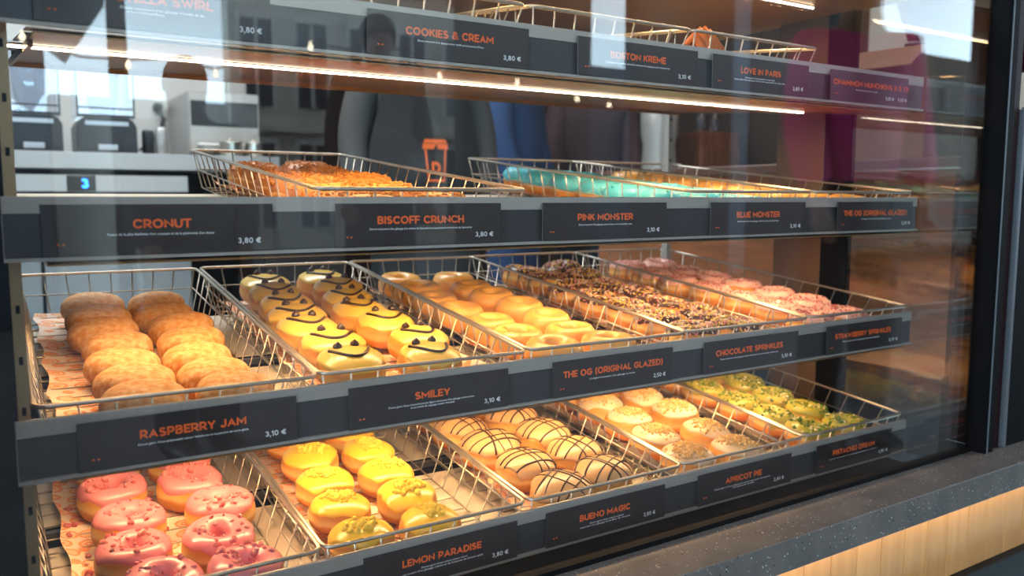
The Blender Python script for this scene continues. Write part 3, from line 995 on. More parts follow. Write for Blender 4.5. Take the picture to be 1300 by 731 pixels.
def bun_dough(seed, m, amp=0.035, lump=0.0):
    rnd = random.Random(seed)
    w_ = wobble(rnd, amp)
    a = [(rnd.uniform(2, 6), rnd.uniform(0, 6), rnd.uniform(1, 5)) for _ in range(5)]
    nu, nv = 36, 18
    mb = MB()
    vs, fs = [], []
    for j in range(nv):
        ph = -math.pi/2+math.pi*(j+0.5)/nv
        for i in range(nu):
            th = 2*math.pi*i/nu
            x, y, z = bun_pt(th, ph, 0, w_)
            if lump:
                k = 1+lump*sum(math.sin(p*th+q+r_*ph) for p, q, r_ in [(round(p), q, r_) for p, q, r_ in a])/5
                x, y = x*k, y*k
                z = max(0.001, z*(1+lump*0.6*math.sin(3*th+ph*2)))
            vs.append((x, y, z))
    vs.append((0, 0, 0.001))
    vs.append((0, 0, 2*BB))
    for j in range(nv-1):
        for i in range(nu):
            fs.append((j*nu+i, j*nu+(i+1) % nu, (j+1)*nu+(i+1) % nu, (j+1)*nu+i))
    for i in range(nu):
        fs.append((nu*nv, (i+1) % nu, i))
        fs.append((nu*nv+1, (nv-1)*nu+i, (nv-1)*nu+(i+1) % nu))
    mb.add(vs, fs)
    return mb.mesh('dough', m, True)
def bun_icing(seed, m, low=24, drip=18, thick=0.0018):
    w_ = wobble(random.Random(seed), 0.035)
    w1 = wobble(random.Random(seed+50), 1.0)
    nu, nv = 48, 14
    def P(i, j):
        th = 2*math.pi*i/nu
        p0 = R(low-drip*0.6*w1(th)-max(0, w1(2*th+1))*drip*0.5)
        t = j/(nv-1)
        ph = p0+(math.pi/2-0.002-p0)*t
        off = thick*min(1, t/0.10)**0.5 if t > 0 else -0.0008
        return bun_pt(th, ph, off, w_)
    return MB().grid(P, nu, nv, True).mesh('icing', m, True)
def frame_on(fn, th, ph, off):
    e = 0.02
    p = Vector(fn(th, ph, off))
    u = (Vector(fn(th+e, ph, off))-p).normalized()
    v = (Vector(fn(th, ph+e, off))-p).normalized()
    return p, u, v
def sprinkles(seed, n, mats, ln=0.0042, rad=0.0008):
    rnd = random.Random(seed)
    mb = MB()
    for _ in range(n):
        th = rnd.uniform(0, 2*math.pi)
        ph = R(rnd.uniform(18, 165))
        p, u, v = frame_on(ring_pt, th, ph, 0.0022)
        a = rnd.uniform(0, math.pi)
        d = u*math.cos(a)+v*math.sin(a)
        mb.tube([p-d*ln*0.5, p+d*ln*0.5], rad, 5, rnd.randrange(len(mats)))
    return mb.mesh('sprinkles', mats, True)
def crumbs(seed, n, mats, fn, lo, hi, smin, smax, spread=None, off=0.002):
    rnd = random.Random(seed)
    mb = MB()
    cen = rnd.uniform(0, 6.28)
    for _ in range(n):
        th = cen+rnd.gauss(0, spread) if spread else rnd.uniform(0, 6.28)
        ph = R(rnd.uniform(lo, hi))
        p, u, v = frame_on(fn, th, ph, off)
        s_ = rnd.uniform(smin, smax)*(0.6+0.4*rnd.random())
        mb.blob(p, s_*rnd.uniform(0.8, 1.3), s_*rnd.uniform(0.8, 1.3), s_*rnd.uniform(0.7, 1.1), rnd, 0.28, rnd.randrange(len(mats)), 6, 4)
    return mb.mesh('crumb_topping', mats, True)
def top_crumbs(seed, n, mats, rmax, smin, smax, heap=0.0):
    # crumbs scattered over a bun's icing, thickest in the middle
    rnd = random.Random(seed)
    mb = MB()
    ox, oy = rnd.uniform(-0.006, 0.006), rnd.uniform(-0.006, 0.006)
    for _ in range(n):
        rho = rmax*math.sqrt(rnd.random())*rnd.uniform(0.5, 1)
        th = rnd.uniform(0, 6.28)
        x, y = ox+rho*math.cos(th), oy+rho*math.sin(th)
        s_ = rnd.uniform(smin, smax)
        z = bun_z(math.hypot(x, y), 0.0018)+s_*0.3+heap*rnd.random()*(1-rho/rmax)
        mb.blob((x, y, z), s_*rnd.uniform(0.8, 1.3), s_*rnd.uniform(0.8, 1.3), s_*rnd.uniform(0.7, 1.1), rnd, 0.28, rnd.randrange(len(mats)), 6, 4)
    return mb.mesh('crumb_topping', mats, True)
def drizzle(seed):
    rnd = random.Random(seed)
    mb = MB()
    for fam in (0, 1):
        a = rnd.uniform(0.2, 0.6)+fam*1.35
        d = Vector((math.cos(a), math.sin(a)))
        nn = Vector((-d.y, d.x))
        for k in range(3 if fam else 4):
            o_ = (k-1.4)*0.0165+rnd.uniform(-0.005, 0.005)
            ht = math.sqrt(max(0.0, (BA*0.99)**2-o_*o_))
            cur = rnd.uniform(-0.006, 0.006)
            pts = []
            for i in range(15):
                t = -1+2*i/14
                q = nn*(o_+cur*(1-t*t))+d*(t*ht)
                pts.append((q.x, q.y, bun_z(q.length, 0.0019)))
            mb.tube(pts, rnd.uniform(0.0010, 0.0017), 5)
    return mb.mesh('chocolate_drizzle', M_DRIZ, True)
def smile_meshes(seed):
    rnd = random.Random(seed)
    eyes = []
    for sx in (-1, 1):
        mb = MB()
        x, y = sx*0.0125+rnd.uniform(-0.002, 0.002), 0.0180+rnd.uniform(-0.002, 0.002)
        z = bun_z(math.hypot(x, y), 0.0024)
        mb.lathe([(0.0054, -0.0015), (0.0058, 0.001), (0.0050, 0.0032), (0.0028, 0.0050), (0.0008, 0.0070)], 12, (x, y, z))
        eyes.append(mb.mesh('chocolate_eye', M_DRIZ, True))
    mb = MB()
    pts = []
    wide = rnd.uniform(0.025, 0.0285)
    dep = rnd.uniform(0.027, 0.032)
    sk = rnd.uniform(-0.003, 0.003)
    for i in range(19):
        t = -1+2*i/18
        x = wide*t
        y = 0.0105-dep*(1-abs(t)**2.0)+sk*t
        pts.append((x, y, bun_z(math.hypot(x, y), 0.0022)+0.0004))
    mb.tube(pts, 0.0021, 7)
    return eyes, mb.mesh('chocolate_smile', M_DRIZ, True)

ORD = ['first', 'second', 'third', 'fourth', 'fifth', 'sixth', 'seventh']
def place(tier, slot, x, y, rz, z=0.0045, tx=0.0, ty=0.0, sc=(1, 1, 1)):
    return SMAT[tier, slot] @ Matrix.Translation((x, y, z)) @ Euler((tx, ty, rz)).to_matrix().to_4x4() @ Matrix.Diagonal(sc+(1,))

def fill(tier, slot, name, cat, group, cols, rows, y0, dy, variants, label, rnd, jx=0.004, jy=0.004, rz=None, tilt=0.0, scale=1.0, skew=0.0, lean=0.0, oval=(1, 1, 1)):
    """variants: list of [(part name, mesh), ...]; one Empty per doughnut, its parts copied under it."""
    protos = []
    for ci, cx_ in enumerate(cols):
        for ri in range(len(cx_) if isinstance(cx_, tuple) else rows):
            var = variants[rnd.randrange(len(variants))]
            if isinstance(cx_, tuple):
                x, y = cx_[ri]
            else:
                x = cx_+rnd.uniform(-jx, jx)
                y = y0+dy*ri+rnd.uniform(-jy, jy)
            a = rz(rnd) if rz else rnd.uniform(0, 6.28)
            s_ = scale*rnd.uniform(0.97, 1.03)
            tx, ty = lean+rnd.uniform(-tilt, tilt), rnd.uniform(-tilt, tilt)
            raise_ = 0.0445*s_*math.sin(abs(tx))*0.75+0.0445*s_*math.sin(abs(ty))*0.6
            e = empty(name)
            e.matrix_world = place(tier, slot, x, y, a, 0.0046+raise_, tx, ty, (s_*oval[0], s_*oval[1], s_*oval[2]))
            side = ('left', 'right')[ci]
            tag(e, label.format(row=ORD[ri], side=side), cat, group)
            for (pn, me) in var:
                link(pn, me, e)

def shared(fn, seeds):
    return [fn(s) for s in seeds]

rnd = random.Random(11)
# variants
V_JAM = [[('dough', bun_dough(s, M_SUGAR, 0.04, 0.012))] for s in range(5)]
V_OG = [[('dough', ring_dough(s, M_GLAZED))] for s in range(20, 24)]
def v_smile(s):
    eyes, sm = smile_meshes(s)
    return [('dough', bun_dough(s, M_FRIED)), ('icing', bun_icing(s, M_SMI, 22, 16)), ('chocolate_eye', eyes[0]), ('chocolate_eye', eyes[1]), ('chocolate_smile', sm)]
V_SMI = shared(v_smile, range(30, 35))
V_CHO = shared(lambda s: [('dough', ring_dough(s, M_FRIED)), ('icing', ring_icing(s, M_CHOC)), ('sprinkles', sprinkles(s, 330, [M_SPR[0], M_SPR[0], M_SPR[1], M_SPR[2], M_SPR[1]], 0.0045, 0.0009))], range(40, 43))
V_STR = shared(lambda s: [('dough', ring_dough(s, M_FRIED)), ('icing', ring_icing(s, M_STRAW)), ('sprinkles', sprinkles(s, 170, [M_SPR[2], M_SPR[3], M_SPR[3], M_SPR[1]], 0.0040, 0.0008))], range(50, 53))
V_PNK = shared(lambda s: [('dough', ring_dough(s, M_FRIED)), ('icing', ring_icing(s, M_PINK, 22, 26)), ('crumb_topping', crumbs(s, 54, [M_CR_PINK], ring_pt, 58, 175, 0.0014, 0.0048, 1.5))], range(60, 64))
V_LEM = shared(lambda s: [('dough', bun_dough(s, M_FRIED)), ('icing', bun_icing(s, M_YEL, 20, 26)), ('crumb_topping', top_crumbs(s, 52, [M_CR_YEL], 0.026, 0.0018, 0.0050))], range(70, 74))
V_BUE = shared(lambda s: [('dough', bun_dough(s, M_FRIED)), ('icing', bun_icing(s, M_CREAM, 12, 24)), ('chocolate_drizzle', drizzle(s))], range(80, 84))
V_APR = shared(lambda s: [('dough', bun_dough(s, M_FRIED)), ('icing', bun_icing(s, M_WICE, 26, 18)), ('crumb_topping', top_crumbs(s, 230, [M_CR_TAN], 0.035, 0.0009, 0.0026, 0.003))], range(90, 94))
V_PIS = shared(lambda s: [('dough', ring_dough(s, M_FRIED)), ('icing', ring_icing(s, M_PIST, 16, 24)), ('crumb_topping', crumbs(s, 130, [M_NIB, M_NIB, M_NIB, M_NIB, M_CHUNK], ring_pt, 35, 170, 0.0014, 0.0036))], range(100, 104))
V_BIS = shared(lambda s: [('dough', ring_dough(s, M_FRIED)), ('icing', ring_icing(s, M_BISC, 0, 14)), ('crumb_topping', crumbs(s, 260, [M_CR_BISC], ring_pt, 25, 172, 0.0012, 0.0040))], range(110, 113))
V_BLU = shared(lambda s: [('dough', ring_dough(s, M_FRIED)), ('icing', ring_icing(s, M_BLUE, 0, 14, 0.0024)), ('crumb_topping', crumbs(s, 90, [M_BLUE], ring_pt, 15, 165, 0.0012, 0.0026))], range(120, 123))

# ------------------------------------------------------------------ third shelf
basket(3, 1, 'chrome wire basket holding brown sugared jam doughnuts, third shelf')
liner(3, 1, -0.118, 0.108, 0.03, 0.655, 'orange printed paper liner under the brown jam doughnuts', 0.001, 0.014, 1)
fill(3, 1, 'jam_doughnut', 'doughnut', 'raspberry jam doughnuts', (((-0.032, 0.074), (-0.029, 0.145), (-0.032, 0.227), (-0.026, 0.311), (-0.032, 0.390), (-0.029, 0.476), (-0.028, 0.560)),
     ((0.067, 0.075), (0.061, 0.144), (0.059, 0.225), (0.068, 0.302), (0.072, 0.385), (0.062, 0.470), (0.065, 0.549))), 0, 0, 0, V_JAM,
     'brown sugared jam doughnut on third shelf, {row} from the front, {side} column', rnd, tilt=0.05, lean=0.04, oval=(1.06, 0.88, 1.0), rz=lambda r: r.uniform(-0.25, 0.25))
basket(3, 2, 'chrome wire basket holding yellow smiling doughnuts, third shelf')
liner(3, 2, -0.112, 0.122, 0.015, 0.655, 'orange printed paper liner under the yellow smiling doughnuts', 0.004, 0.022, 2)
fill(3, 2, 'smiley_doughnut', 'doughnut', 'smiley doughnuts', (((-0.062, 0.104), (-0.053, 0.193), (-0.061, 0.278), (-0.050, 0.356), (-0.040, 0.440), (-0.034, 0.522), (-0.026, 0.606)),
     ((0.045, 0.092), (0.072, 0.179), (0.063, 0.278), (0.055, 0.362), (0.070, 0.449), (0.086, 0.534), (0.084, 0.614))), 0, 0, 0, V_SMI,
     'yellow doughnut with chocolate smile, {row} from the front, {side} column of smiley basket', rnd, rz=lambda r: r.uniform(-0.2, 0.25), tilt=0.03, lean=0.10, scale=1.06)
basket(3, 3, 'chrome wire basket holding plain glazed ring doughnuts, third shelf')
liner(3, 3, -0.112, 0.112, 0.02, 0.655, 'orange printed paper liner under the plain glazed rings, third shelf', 0.012, 0.012, 3)
fill(3, 3, 'ring_doughnut', 'doughnut', 'original glazed doughnuts on the third shelf', (((-0.044, 0.078), (-0.055, 0.162), (-0.050, 0.247), (-0.063, 0.336), (-0.060, 0.430), (-0.051, 0.514), (-0.051, 0.596)),
     ((0.056, 0.074), (0.044, 0.155), (0.056, 0.242), (0.061, 0.332), (0.052, 0.414), (0.055, 0.494), (0.060, 0.578))), 0, 0, 0, V_OG,
     'plain glazed ring doughnut on third shelf, {row} from the front, {side} column', rnd, tilt=0.05)
basket(3, 4, 'chrome wire basket holding chocolate rings with coloured sprinkles')
liner(3, 4, -0.115, 0.112, 0.02, 0.655, 'paper liner under the chocolate sprinkle rings', 0.012, 0.010, 4)
fill(3, 4, 'ring_doughnut', 'doughnut', 'chocolate sprinkle doughnuts', (-0.050, 0.050), 7, 0.075, 0.0855, V_CHO,
     'chocolate iced ring with mixed sprinkles, {row} from the front, {side} column', rnd, tilt=0.16)
basket(3, 5, 'chrome wire basket holding pink sprinkle rings, right end of third shelf')
liner(3, 5, -0.115, 0.112, 0.02, 0.655, 'paper liner under the pink sprinkle rings, right end of third shelf', 0.012, 0.010, 5)
fill(3, 5, 'ring_doughnut', 'doughnut', 'strawberry sprinkle doughnuts', (-0.040, 0.060), 7, 0.075, 0.0855, V_STR,
     'pale pink ring with fine sprinkles, {row} from the front, {side} column', rnd, tilt=0.08)
# ------------------------------------------------------------------ bottom shelf
basket(4, 1, 'chrome wire basket holding pink iced rings, bottom left of the case')
liner(4, 1, -0.106, 0.098, 0.02, 0.655, 'orange printed paper liner under the pink iced rings with crumbs', 0.004, 0.004, 6)
fill(4, 1, 'ring_doughnut', 'doughnut', 'pink crumb doughnuts', (((-0.024, 0.058), (-0.040, 0.140), (-0.034, 0.222), (-0.040, 0.325), (-0.036, 0.410)),
     ((0.066, 0.047), (0.056, 0.132), (0.078, 0.218), (0.057, 0.307), (0.060, 0.395))), 0, 0, 0, V_PNK,
     'glossy pink iced ring with red crumbs, {row} from the front, {side} column', rnd, tilt=0.07, scale=1.01)
basket(4, 2, 'chrome wire basket holding lemon yellow iced doughnuts, bottom shelf')
liner(4, 2, -0.126, 0.075, 0.02, 0.655, 'paper liner curling up beside the lemon yellow doughnuts', 0.036, 0.004, 7)
fill(4, 2, 'lemon_doughnut', 'doughnut', 'lemon doughnuts', (((-0.070, 0.056), (-0.069, 0.141), (-0.056, 0.230), (-0.047, 0.317), (-0.046, 0.405)),
     ((0.026, 0.053), (0.031, 0.135), (0.036, 0.220), (0.042, 0.306), (0.046, 0.395))), 0, 0, 0, V_LEM,
     'lemon yellow iced doughnut with crumbs, {row} from the front, {side} column', rnd, tilt=0.06)
basket(4, 3, 'chrome wire basket holding cream iced doughnuts with dark drizzle')
liner(4, 3, -0.120, 0.085, 0.02, 0.655, 'paper liner under the drizzled cream doughnuts', 0.020, 0.004, 8)
fill(4, 3, 'drizzled_doughnut', 'doughnut', 'cream doughnuts with chocolate drizzle', (((-0.046, 0.055), (-0.049, 0.150), (-0.057, 0.240), (-0.068, 0.326), (-0.062, 0.415)),
     ((0.050, 0.075), (0.061, 0.164), (0.054, 0.250), (0.046, 0.336), (0.050, 0.425))), 0, 0, 0, V_BUE,
     'cream iced doughnut with chocolate drizzle, {row} from the front, {side} column', rnd, tilt=0.06, rz=lambda r: r.uniform(-0.4, 0.4), scale=1.11, oval=(1.03, 0.97, 1.0))
basket(4, 4, 'chrome wire basket holding white iced crumble doughnuts')
liner(4, 4, -0.124, 0.100, 0.02, 0.655, 'paper liner under the white crumble doughnuts', 0.034, 0.010, 9)
fill(4, 4, 'crumble_doughnut', 'doughnut', 'apricot crumble doughnuts', (((-0.064, 0.066), (-0.060, 0.152), (-0.044, 0.240), (-0.042, 0.326), (-0.044, 0.415)),
     ((0.036, 0.050), (0.046, 0.136), (0.068, 0.236), (0.063, 0.325), (0.060, 0.412))), 0, 0, 0, V_APR,
     'white iced doughnut with tan crumble, {row} from the front, {side} column', rnd, tilt=0.07, scale=1.06)
basket(4, 5, 'chrome wire basket holding green pistachio rings, right end of bottom shelf')
liner(4, 5, -0.122, 0.108, 0.02, 0.655, 'paper liner under the green pistachio rings', 0.024, 0.010, 10)
fill(4, 5, 'ring_doughnut', 'doughnut', 'pistachio doughnuts', (((-0.051, 0.062), (-0.054, 0.147), (-0.050, 0.233), (-0.060, 0.320), (-0.055, 0.405)),
     ((0.049, 0.055), (0.042, 0.141), (0.049, 0.229), (0.060, 0.318), (0.055, 0.405))), 0, 0, 0, V_PIS,
     'yellow green ring with pistachio nibs, {row} from the front, {side} column', rnd, tilt=0.08)
# ------------------------------------------------------------------ second shelf
basket(2, 2, 'chrome wire basket holding caramel crumb rings, second shelf')
liner(2, 2, -0.112, 0.112, 0.02, 0.655, 'paper liner under the caramel crumb rings', 0.010, 0.010, 11)
fill(2, 2, 'ring_doughnut', 'doughnut', 'caramel crumb doughnuts', (-0.048, 0.050), 7, 0.065, 0.0865, V_BIS,
     'caramel ring heaped with biscuit crumbs, {row} from the front, {side} column', rnd, tilt=0.08)
basket(2, 4, 'chrome wire basket holding turquoise iced rings, second shelf')
liner(2, 4, -0.112, 0.112, 0.02, 0.655, 'paper liner under the turquoise iced rings', 0.010, 0.010, 12)
fill(2, 4, 'ring_doughnut', 'doughnut', 'turquoise doughnuts', (-0.055, 0.045), 7, 0.065, 0.0865, V_BLU,
     'turquoise iced ring doughnut, {row} from the front, {side} column', rnd, tilt=0.06)
basket(2, 5, 'chrome wire basket holding plain glazed rings, right end of second shelf')
liner(2, 5, -0.112, 0.112, 0.02, 0.655, 'paper liner under the plain glazed rings, second shelf', 0.010, 0.010, 13)
fill(2, 5, 'ring_doughnut', 'doughnut', 'original glazed doughnuts on the second shelf', (-0.050, 0.050), 7, 0.065, 0.0865, V_OG,
     'plain glazed ring doughnut on second shelf, {row} from the front, {side} column', rnd, tilt=0.06)
# ------------------------------------------------------------------ top shelf (only rims and the first row show)
basket(1, 2, 'chrome wire basket rim above the COOKIES & CREAM card', 0.016)
basket(1, 3, 'chrome wire basket rim above the BOSTON KREME card', 0.016)
basket(1, 4, 'chrome wire basket rim above the LOVE IN PARIS card', 0.016)
e = empty('pastry')
e.matrix_world = place(1, 4, -0.066, 0.048, 0.2, 0.002)
tag(e, 'orange ridged pastry peeking over the rail above the LOVE IN PARIS card', 'pastry')
for i in range(5):
    x = (i-2)*0.0125
    h = 0.074-0.003*(i-2)**2
    part('ridge', MB().tube([(x, -0.02, 0.006), (x*1.05, -0.012, h*0.75), (x*1.1, 0.004, h), (x*1.1, 0.022, h*0.7), (x, 0.03, 0.006)], [0.006, 0.0075, 0.0075, 0.0075, 0.006], 8), mat('orange_pastry', '#D9702A', 0.5), e, True)
part('base', MB().box(-0.034, 0.034, -0.026, 0.036, 0.0, 0.010, 0, 0.004), mat('orange_pastry', '#D9702A', 0.5), e)
# loose crumbs on the paper of the pink rings
mb = MB()
rc = random.Random(5)
for _ in range(34):
    side = rc.random()
    x = rc.uniform(-0.098, -0.082) if side < 0.5 else rc.uniform(0.004, 0.018)
    y = rc.uniform(0.04, 0.36)
    s_ = rc.uniform(0.0015, 0.0048)
    mb.blob((x, y, 0.0048+s_*0.7), s_*1.15, s_, s_*0.8, rc, 0.25, 0, 7, 5)
o = link('loose_crumbs', mb.mesh('loose_crumbs', M_CR_PINK, True))
o.matrix_world = BMAT[4, 1]
tag(o, 'loose red sugar crumbs fallen on the paper beside the pink rings', 'crumbs', None, 'stuff')

# ================================================================== BEHIND THE CASE
KY = 2.70
kc = thing('kitchen_counter', 'stainless steel refrigerated counter with a blue digit display', 'refrigerated counter', (0.1, 3.0, 0))
def kpart(name, mb, m):
    return part(name, mb, m, kc)
def rel(o, x, y, z):
    o.matrix_parent_inverse = Matrix.Translation((-x, -y, -z))
    return o
CT = Z+0.178
rel(kpart('worktop', MB().box(-1.5, 1.12, KY, 3.29, CT-0.065, CT, 0, 0.003), M_BRUSH), 0.1, 3.0, 0)
rel(kpart('carcass', MB().box(-1.5, 0.76, KY+0.03, 3.29, 0.08, CT-0.067).box(0.76, 1.12, KY+0.25, 3.29, 0.08, CT-0.067), M_BLACKM), 0.1, 3.0, 0)
rel(kpart('control_panel', MB().box(-1.5, 0.74, KY+0.004, KY+0.03, CT-0.152, CT-0.088, 0, 0.002), M_BRUSH), 0.1, 3.0, 0)
disp = rel(kpart('display', MB().box(0.30, 0.40, KY-0.001, KY+0.006, CT-0.150, CT-0.090, 0, 0.002), M_DISP), 0.1, 3.0, 0)
dg_ = link('digit', stroke_text('3', 0.024, 0.036, M_DIG), disp)
dg_.location = (0.362, KY-0.0025, CT-0.138)
for i in range(4):
    xa = -1.5+i*0.57
    xb = min(xa+0.56, 0.74)
    dd = rel(kpart('door', MB().box(xa, xb, KY+0.004, KY+0.03, 0.12, CT-0.175, 0, 0.003), mat('door_steel', '#8A8B8C', 0.4, 0.6)), 0.1, 3.0, 0)
    link('handle', MB().box(xa+0.04, xb-0.04, KY-0.02, KY+0.004, CT-0.215, CT-0.200, 0, 0.003).mesh('handle', M_BRUSH), dd)
rel(kpart('foot_kick', MB().box(-1.5, 1.12, KY+0.10, KY+0.12, 0.0, 0.10), M_BLACKM), 0.1, 3.0, 0)

def blender_machine(x0, x1, label):
    yc = KY+0.17
    W_ = x1-x0
    e = thing('blender', label, 'blender', ((x0+x1)/2, yc, CT), (0, 0, 0), 'blenders on the steel counter')
    hw = W_/2
    bm = MB()
    prof = [(-hw, 0), (-hw, 0.105), (-hw+0.012, 0.128), (-hw+0.03, 0.138), (hw-0.03, 0.138), (hw-0.012, 0.128), (hw, 0.105), (hw, 0)]
    vs = [(x, -0.11, z) for x, z in prof]+[(x, 0.11, z) for x, z in prof]
    n = len(prof)
    fs = [tuple(range(n))[::-1], tuple(range(n, 2*n))]+[(i, (i+1) % n, n+(i+1) % n, n+i) for i in range(n)]
    bm.add(vs, fs)
    part('base', bm, M_CHAR, e)
    part('badge', MB().box(-0.035, 0.035, -0.113, -0.110, 0.012, 0.034, 0, 0.001), M_SILV, e)
    part('control_pad', MB().box(-hw+0.03, hw-0.03, -0.1115, -0.110, 0.108, 0.124, 0, 0.0005), M_SILV, e)
    cv = MB()
    t = 0.004
    z0, z1 = 0.139, 0.40
    hx = hw-0.004
    cv.box(-hx, hx, -0.105, -0.105+t, z0, z1).box(-hx, hx, 0.101, 0.105, z0, z1).box(-hx, -hx+t, -0.101, 0.101, z0, z1).box(hx-t, hx, -0.101, 0.101, z0, z1).box(-hx, hx, -0.105, 0.105, z1, z1+t)
    c = part('sound_cover', cv, M_CLEAR, e)
    c['label'] = 'clear plastic sound cover'
    part('cover_frame', MB().box(-hx, hx, -0.108, -0.104, 0.139, 0.150).box(-hx, hx, -0.108, -0.104, 0.172, 0.178).box(-hx, -hx+0.006, -0.108, -0.104, 0.14, 0.40).box(hx-0.006, hx, -0.108, -0.104, 0.14, 0.40), M_CHAR, e)
    part('jug', MB().lathe([(0.045, 0.142), (0.062, 0.30), (0.066, 0.33), (0.062, 0.33), (0.058, 0.30), (0.042, 0.15)], 20), M_CLEAR, e, True)
    part('jug_lid', MB().lathe([(0.066, 0.331), (0.068, 0.345), (0.03, 0.35), (0.03, 0.365)], 20), M_CHAR, e, True)
    return e
blender_machine(0.105, 0.302, 'black blender under a clear cover, left one on the steel counter')
blender_machine(0.350, 0.565, 'black blender under a clear cover, right one beside the wall plug')

mwx0, mwx1 = 0.78, 1.08
e = thing('microwave', 'stainless steel microwave oven at the right end of the white wall', 'microwave', (0.93, 3.05, CT))
part('casing', MB().box(-0.15, 0.15, -0.20, 0.22, 0.012, 0.275, 0, 0.006), M_BRUSH, e)
part('door', MB().box(-0.146, 0.146, -0.212, -0.20, 0.02, 0.27, 0, 0.003), M_STEELP, e)
part('door_window', MB().box(-0.14, 0.14, -0.215, -0.212, 0.13, 0.235, 0, 0.001), M_CHAR, e)
part('handle', MB().tube([(-0.12, -0.235, 0.05), (0.12, -0.235, 0.05)], 0.007, 8).box(-0.115, -0.105, -0.235, -0.212, 0.046, 0.054).box(0.105, 0.115, -0.235, -0.212, 0.046, 0.054), M_BRUSH, e)
ft = MB()
for sx in (-0.13, 0.13):
    for sy in (-0.17, 0.19):
        ft.lathe([(0.012, 0), (0.012, 0.013)], 10, (sx, sy, 0))
part('rubber_foot', ft, M_CHAR, e)
for i, (x, h, lab) in enumerate(((0.615, 0.10, 'dark steel canister beside the right blender'), (0.665, 0.115, 'tall bright steel canister between the blender and microwave'))):
    e = thing('canister', lab, 'canister', (x, KY+0.12, CT))
    part('body', MB().lathe([(0.022, 0), (0.024, 0.003), (0.024, h-0.01), (0.020, h)], 20), M_CHAR if i == 0 else M_BRUSH, e, True)
    if i == 1:
        part('spoon_handle', MB().tube([(0.006, 0, 0.06), (0.018, -0.004, h+0.035)], [0.004, 0.006], 8), M_CHAR, e, True)
for i, (x, y, r_, lab) in enumerate(((0.93, KY+0.05, 0.045, 'chrome pan standing in front of the microwave'), (1.03, KY+0.07, 0.038, 'smaller chrome pan at the end of the steel counter'))):
    e = thing('steel_pan', lab, 'pan', (x, y, CT))
    part('body', MB().lathe([(r_*0.9, 0), (r_, 0.006), (r_*1.02, 0.055), (r_*1.1, 0.06), (r_*1.0, 0.058), (r_*0.95, 0.01)], 24), M_CHROME, e, True)
    part('knob', MB().lathe([(0.008, 0.01), (0.006, 0.06), (0.010, 0.068), (0.006, 0.075)], 12), M_CHROME, e, True)
e = thing('wall_plug', 'black plug and cable in the white kitchen wall', 'plug', (0.74, 3.296, Z+0.42))
part('plug_body', MB().lathe([(0.022, 0), (0.022, 0.02), (0.012, 0.035), (0.008, 0.05)], 14), M_CHAR, e, True)
e.rotation_euler = (R(90), 0, 0)
part('cable', MB().tube([(0.0, 0.0, 0.045), (0.012, -0.05, 0.055), (0.0, -0.11, 0.05), (-0.04, -0.17, 0.03), (-0.09, -0.2, 0.02)], 0.006, 8), M_CHAR, e, True)
e['label'] = 'black plug and cable in the white wall above the canisters'

# ---- people
def torso_skeleton(h=1.72, arm_l=None, arm_r=None, k=1.0):
    s_ = h/1.72
    J = [(0, 0, 0.95, (0.145*k, 0.11*k)), (0, 0, 1.12, (0.14*k, 0.10*k)), (0, 0, 1.30, (0.165*k, 0.11*k)), (0, 0, 1.41, (0.12*k, 0.085*k)), (0, 0.0, 1.48, (0.055, 0.055)), (0, -0.01, 1.56, (0.072, 0.082)), (0, -0.012, 1.65, (0.078, 0.095)), (0, -0.008, 1.71, (0.045, 0.055))]
    E_ = [(i, i+1) for i in range(7)]
    for sx, arm in ((-1, arm_l), (1, arm_r)):
        arm = arm or ((0.21, -0.02, 1.15), (0.20, -0.10, 0.92))
        b0 = len(J)
        J.append((sx*0.165*k, 0, 1.40, 0.058*k))
        J.append((sx*arm[0][0], arm[0][1], arm[0][2], 0.045*k))
        J.append((sx*arm[1][0], arm[1][1], arm[1][2], 0.034))
        hv = (Vector((sx*arm[1][0], arm[1][1], arm[1][2]))-Vector((sx*arm[0][0], arm[0][1], arm[0][2]))).normalized()
        p = Vector(J[-1][:3])+hv*0.09
        J.append((p.x, p.y, p.z, (0.036, 0.02)))
        E_ += [(3, b0), (b0, b0+1), (b0+1, b0+2), (b0+2, b0+3)]
        for q in range(5):      # five fingers
            f0 = len(J)
            o_ = (q-2)*0.017
            perp = Vector((0, 1, 0)).cross(hv).normalized() if abs(hv.y) < 0.9 else Vector((1, 0, 0))
            ln = (0.045, 0.07, 0.078, 0.072, 0.055)[q]
            a_ = p+perp*o_+hv*0.02
            bb = a_+hv*ln*0.55+Vector((0, -0.008, 0))
            c_ = bb+hv*ln*0.45+Vector((0, -0.018, 0))
            for pt, rr in ((a_, 0.010), (bb, 0.009), (c_, 0.0075)):
                J.append((pt.x, pt.y, pt.z, rr))
            E_ += [(b0+3, f0), (f0, f0+1), (f0+1, f0+2)]
    for sx in (-1, 1):
        b0 = len(J)
        J += [(sx*0.09, 0, 0.86, 0.088*k), (sx*0.10, -0.01, 0.48, 0.058), (sx*0.10, 0.02, 0.09, 0.042), (sx*0.105, -0.13, 0.04, (0.042, 0.034))]
        E_ += [(0, b0), (b0, b0+1), (b0+1, b0+2), (b0+2, b0+3)]
    return [(a*s_, b_*s_, c*s_, d) for a, b_, c, d in J], E_
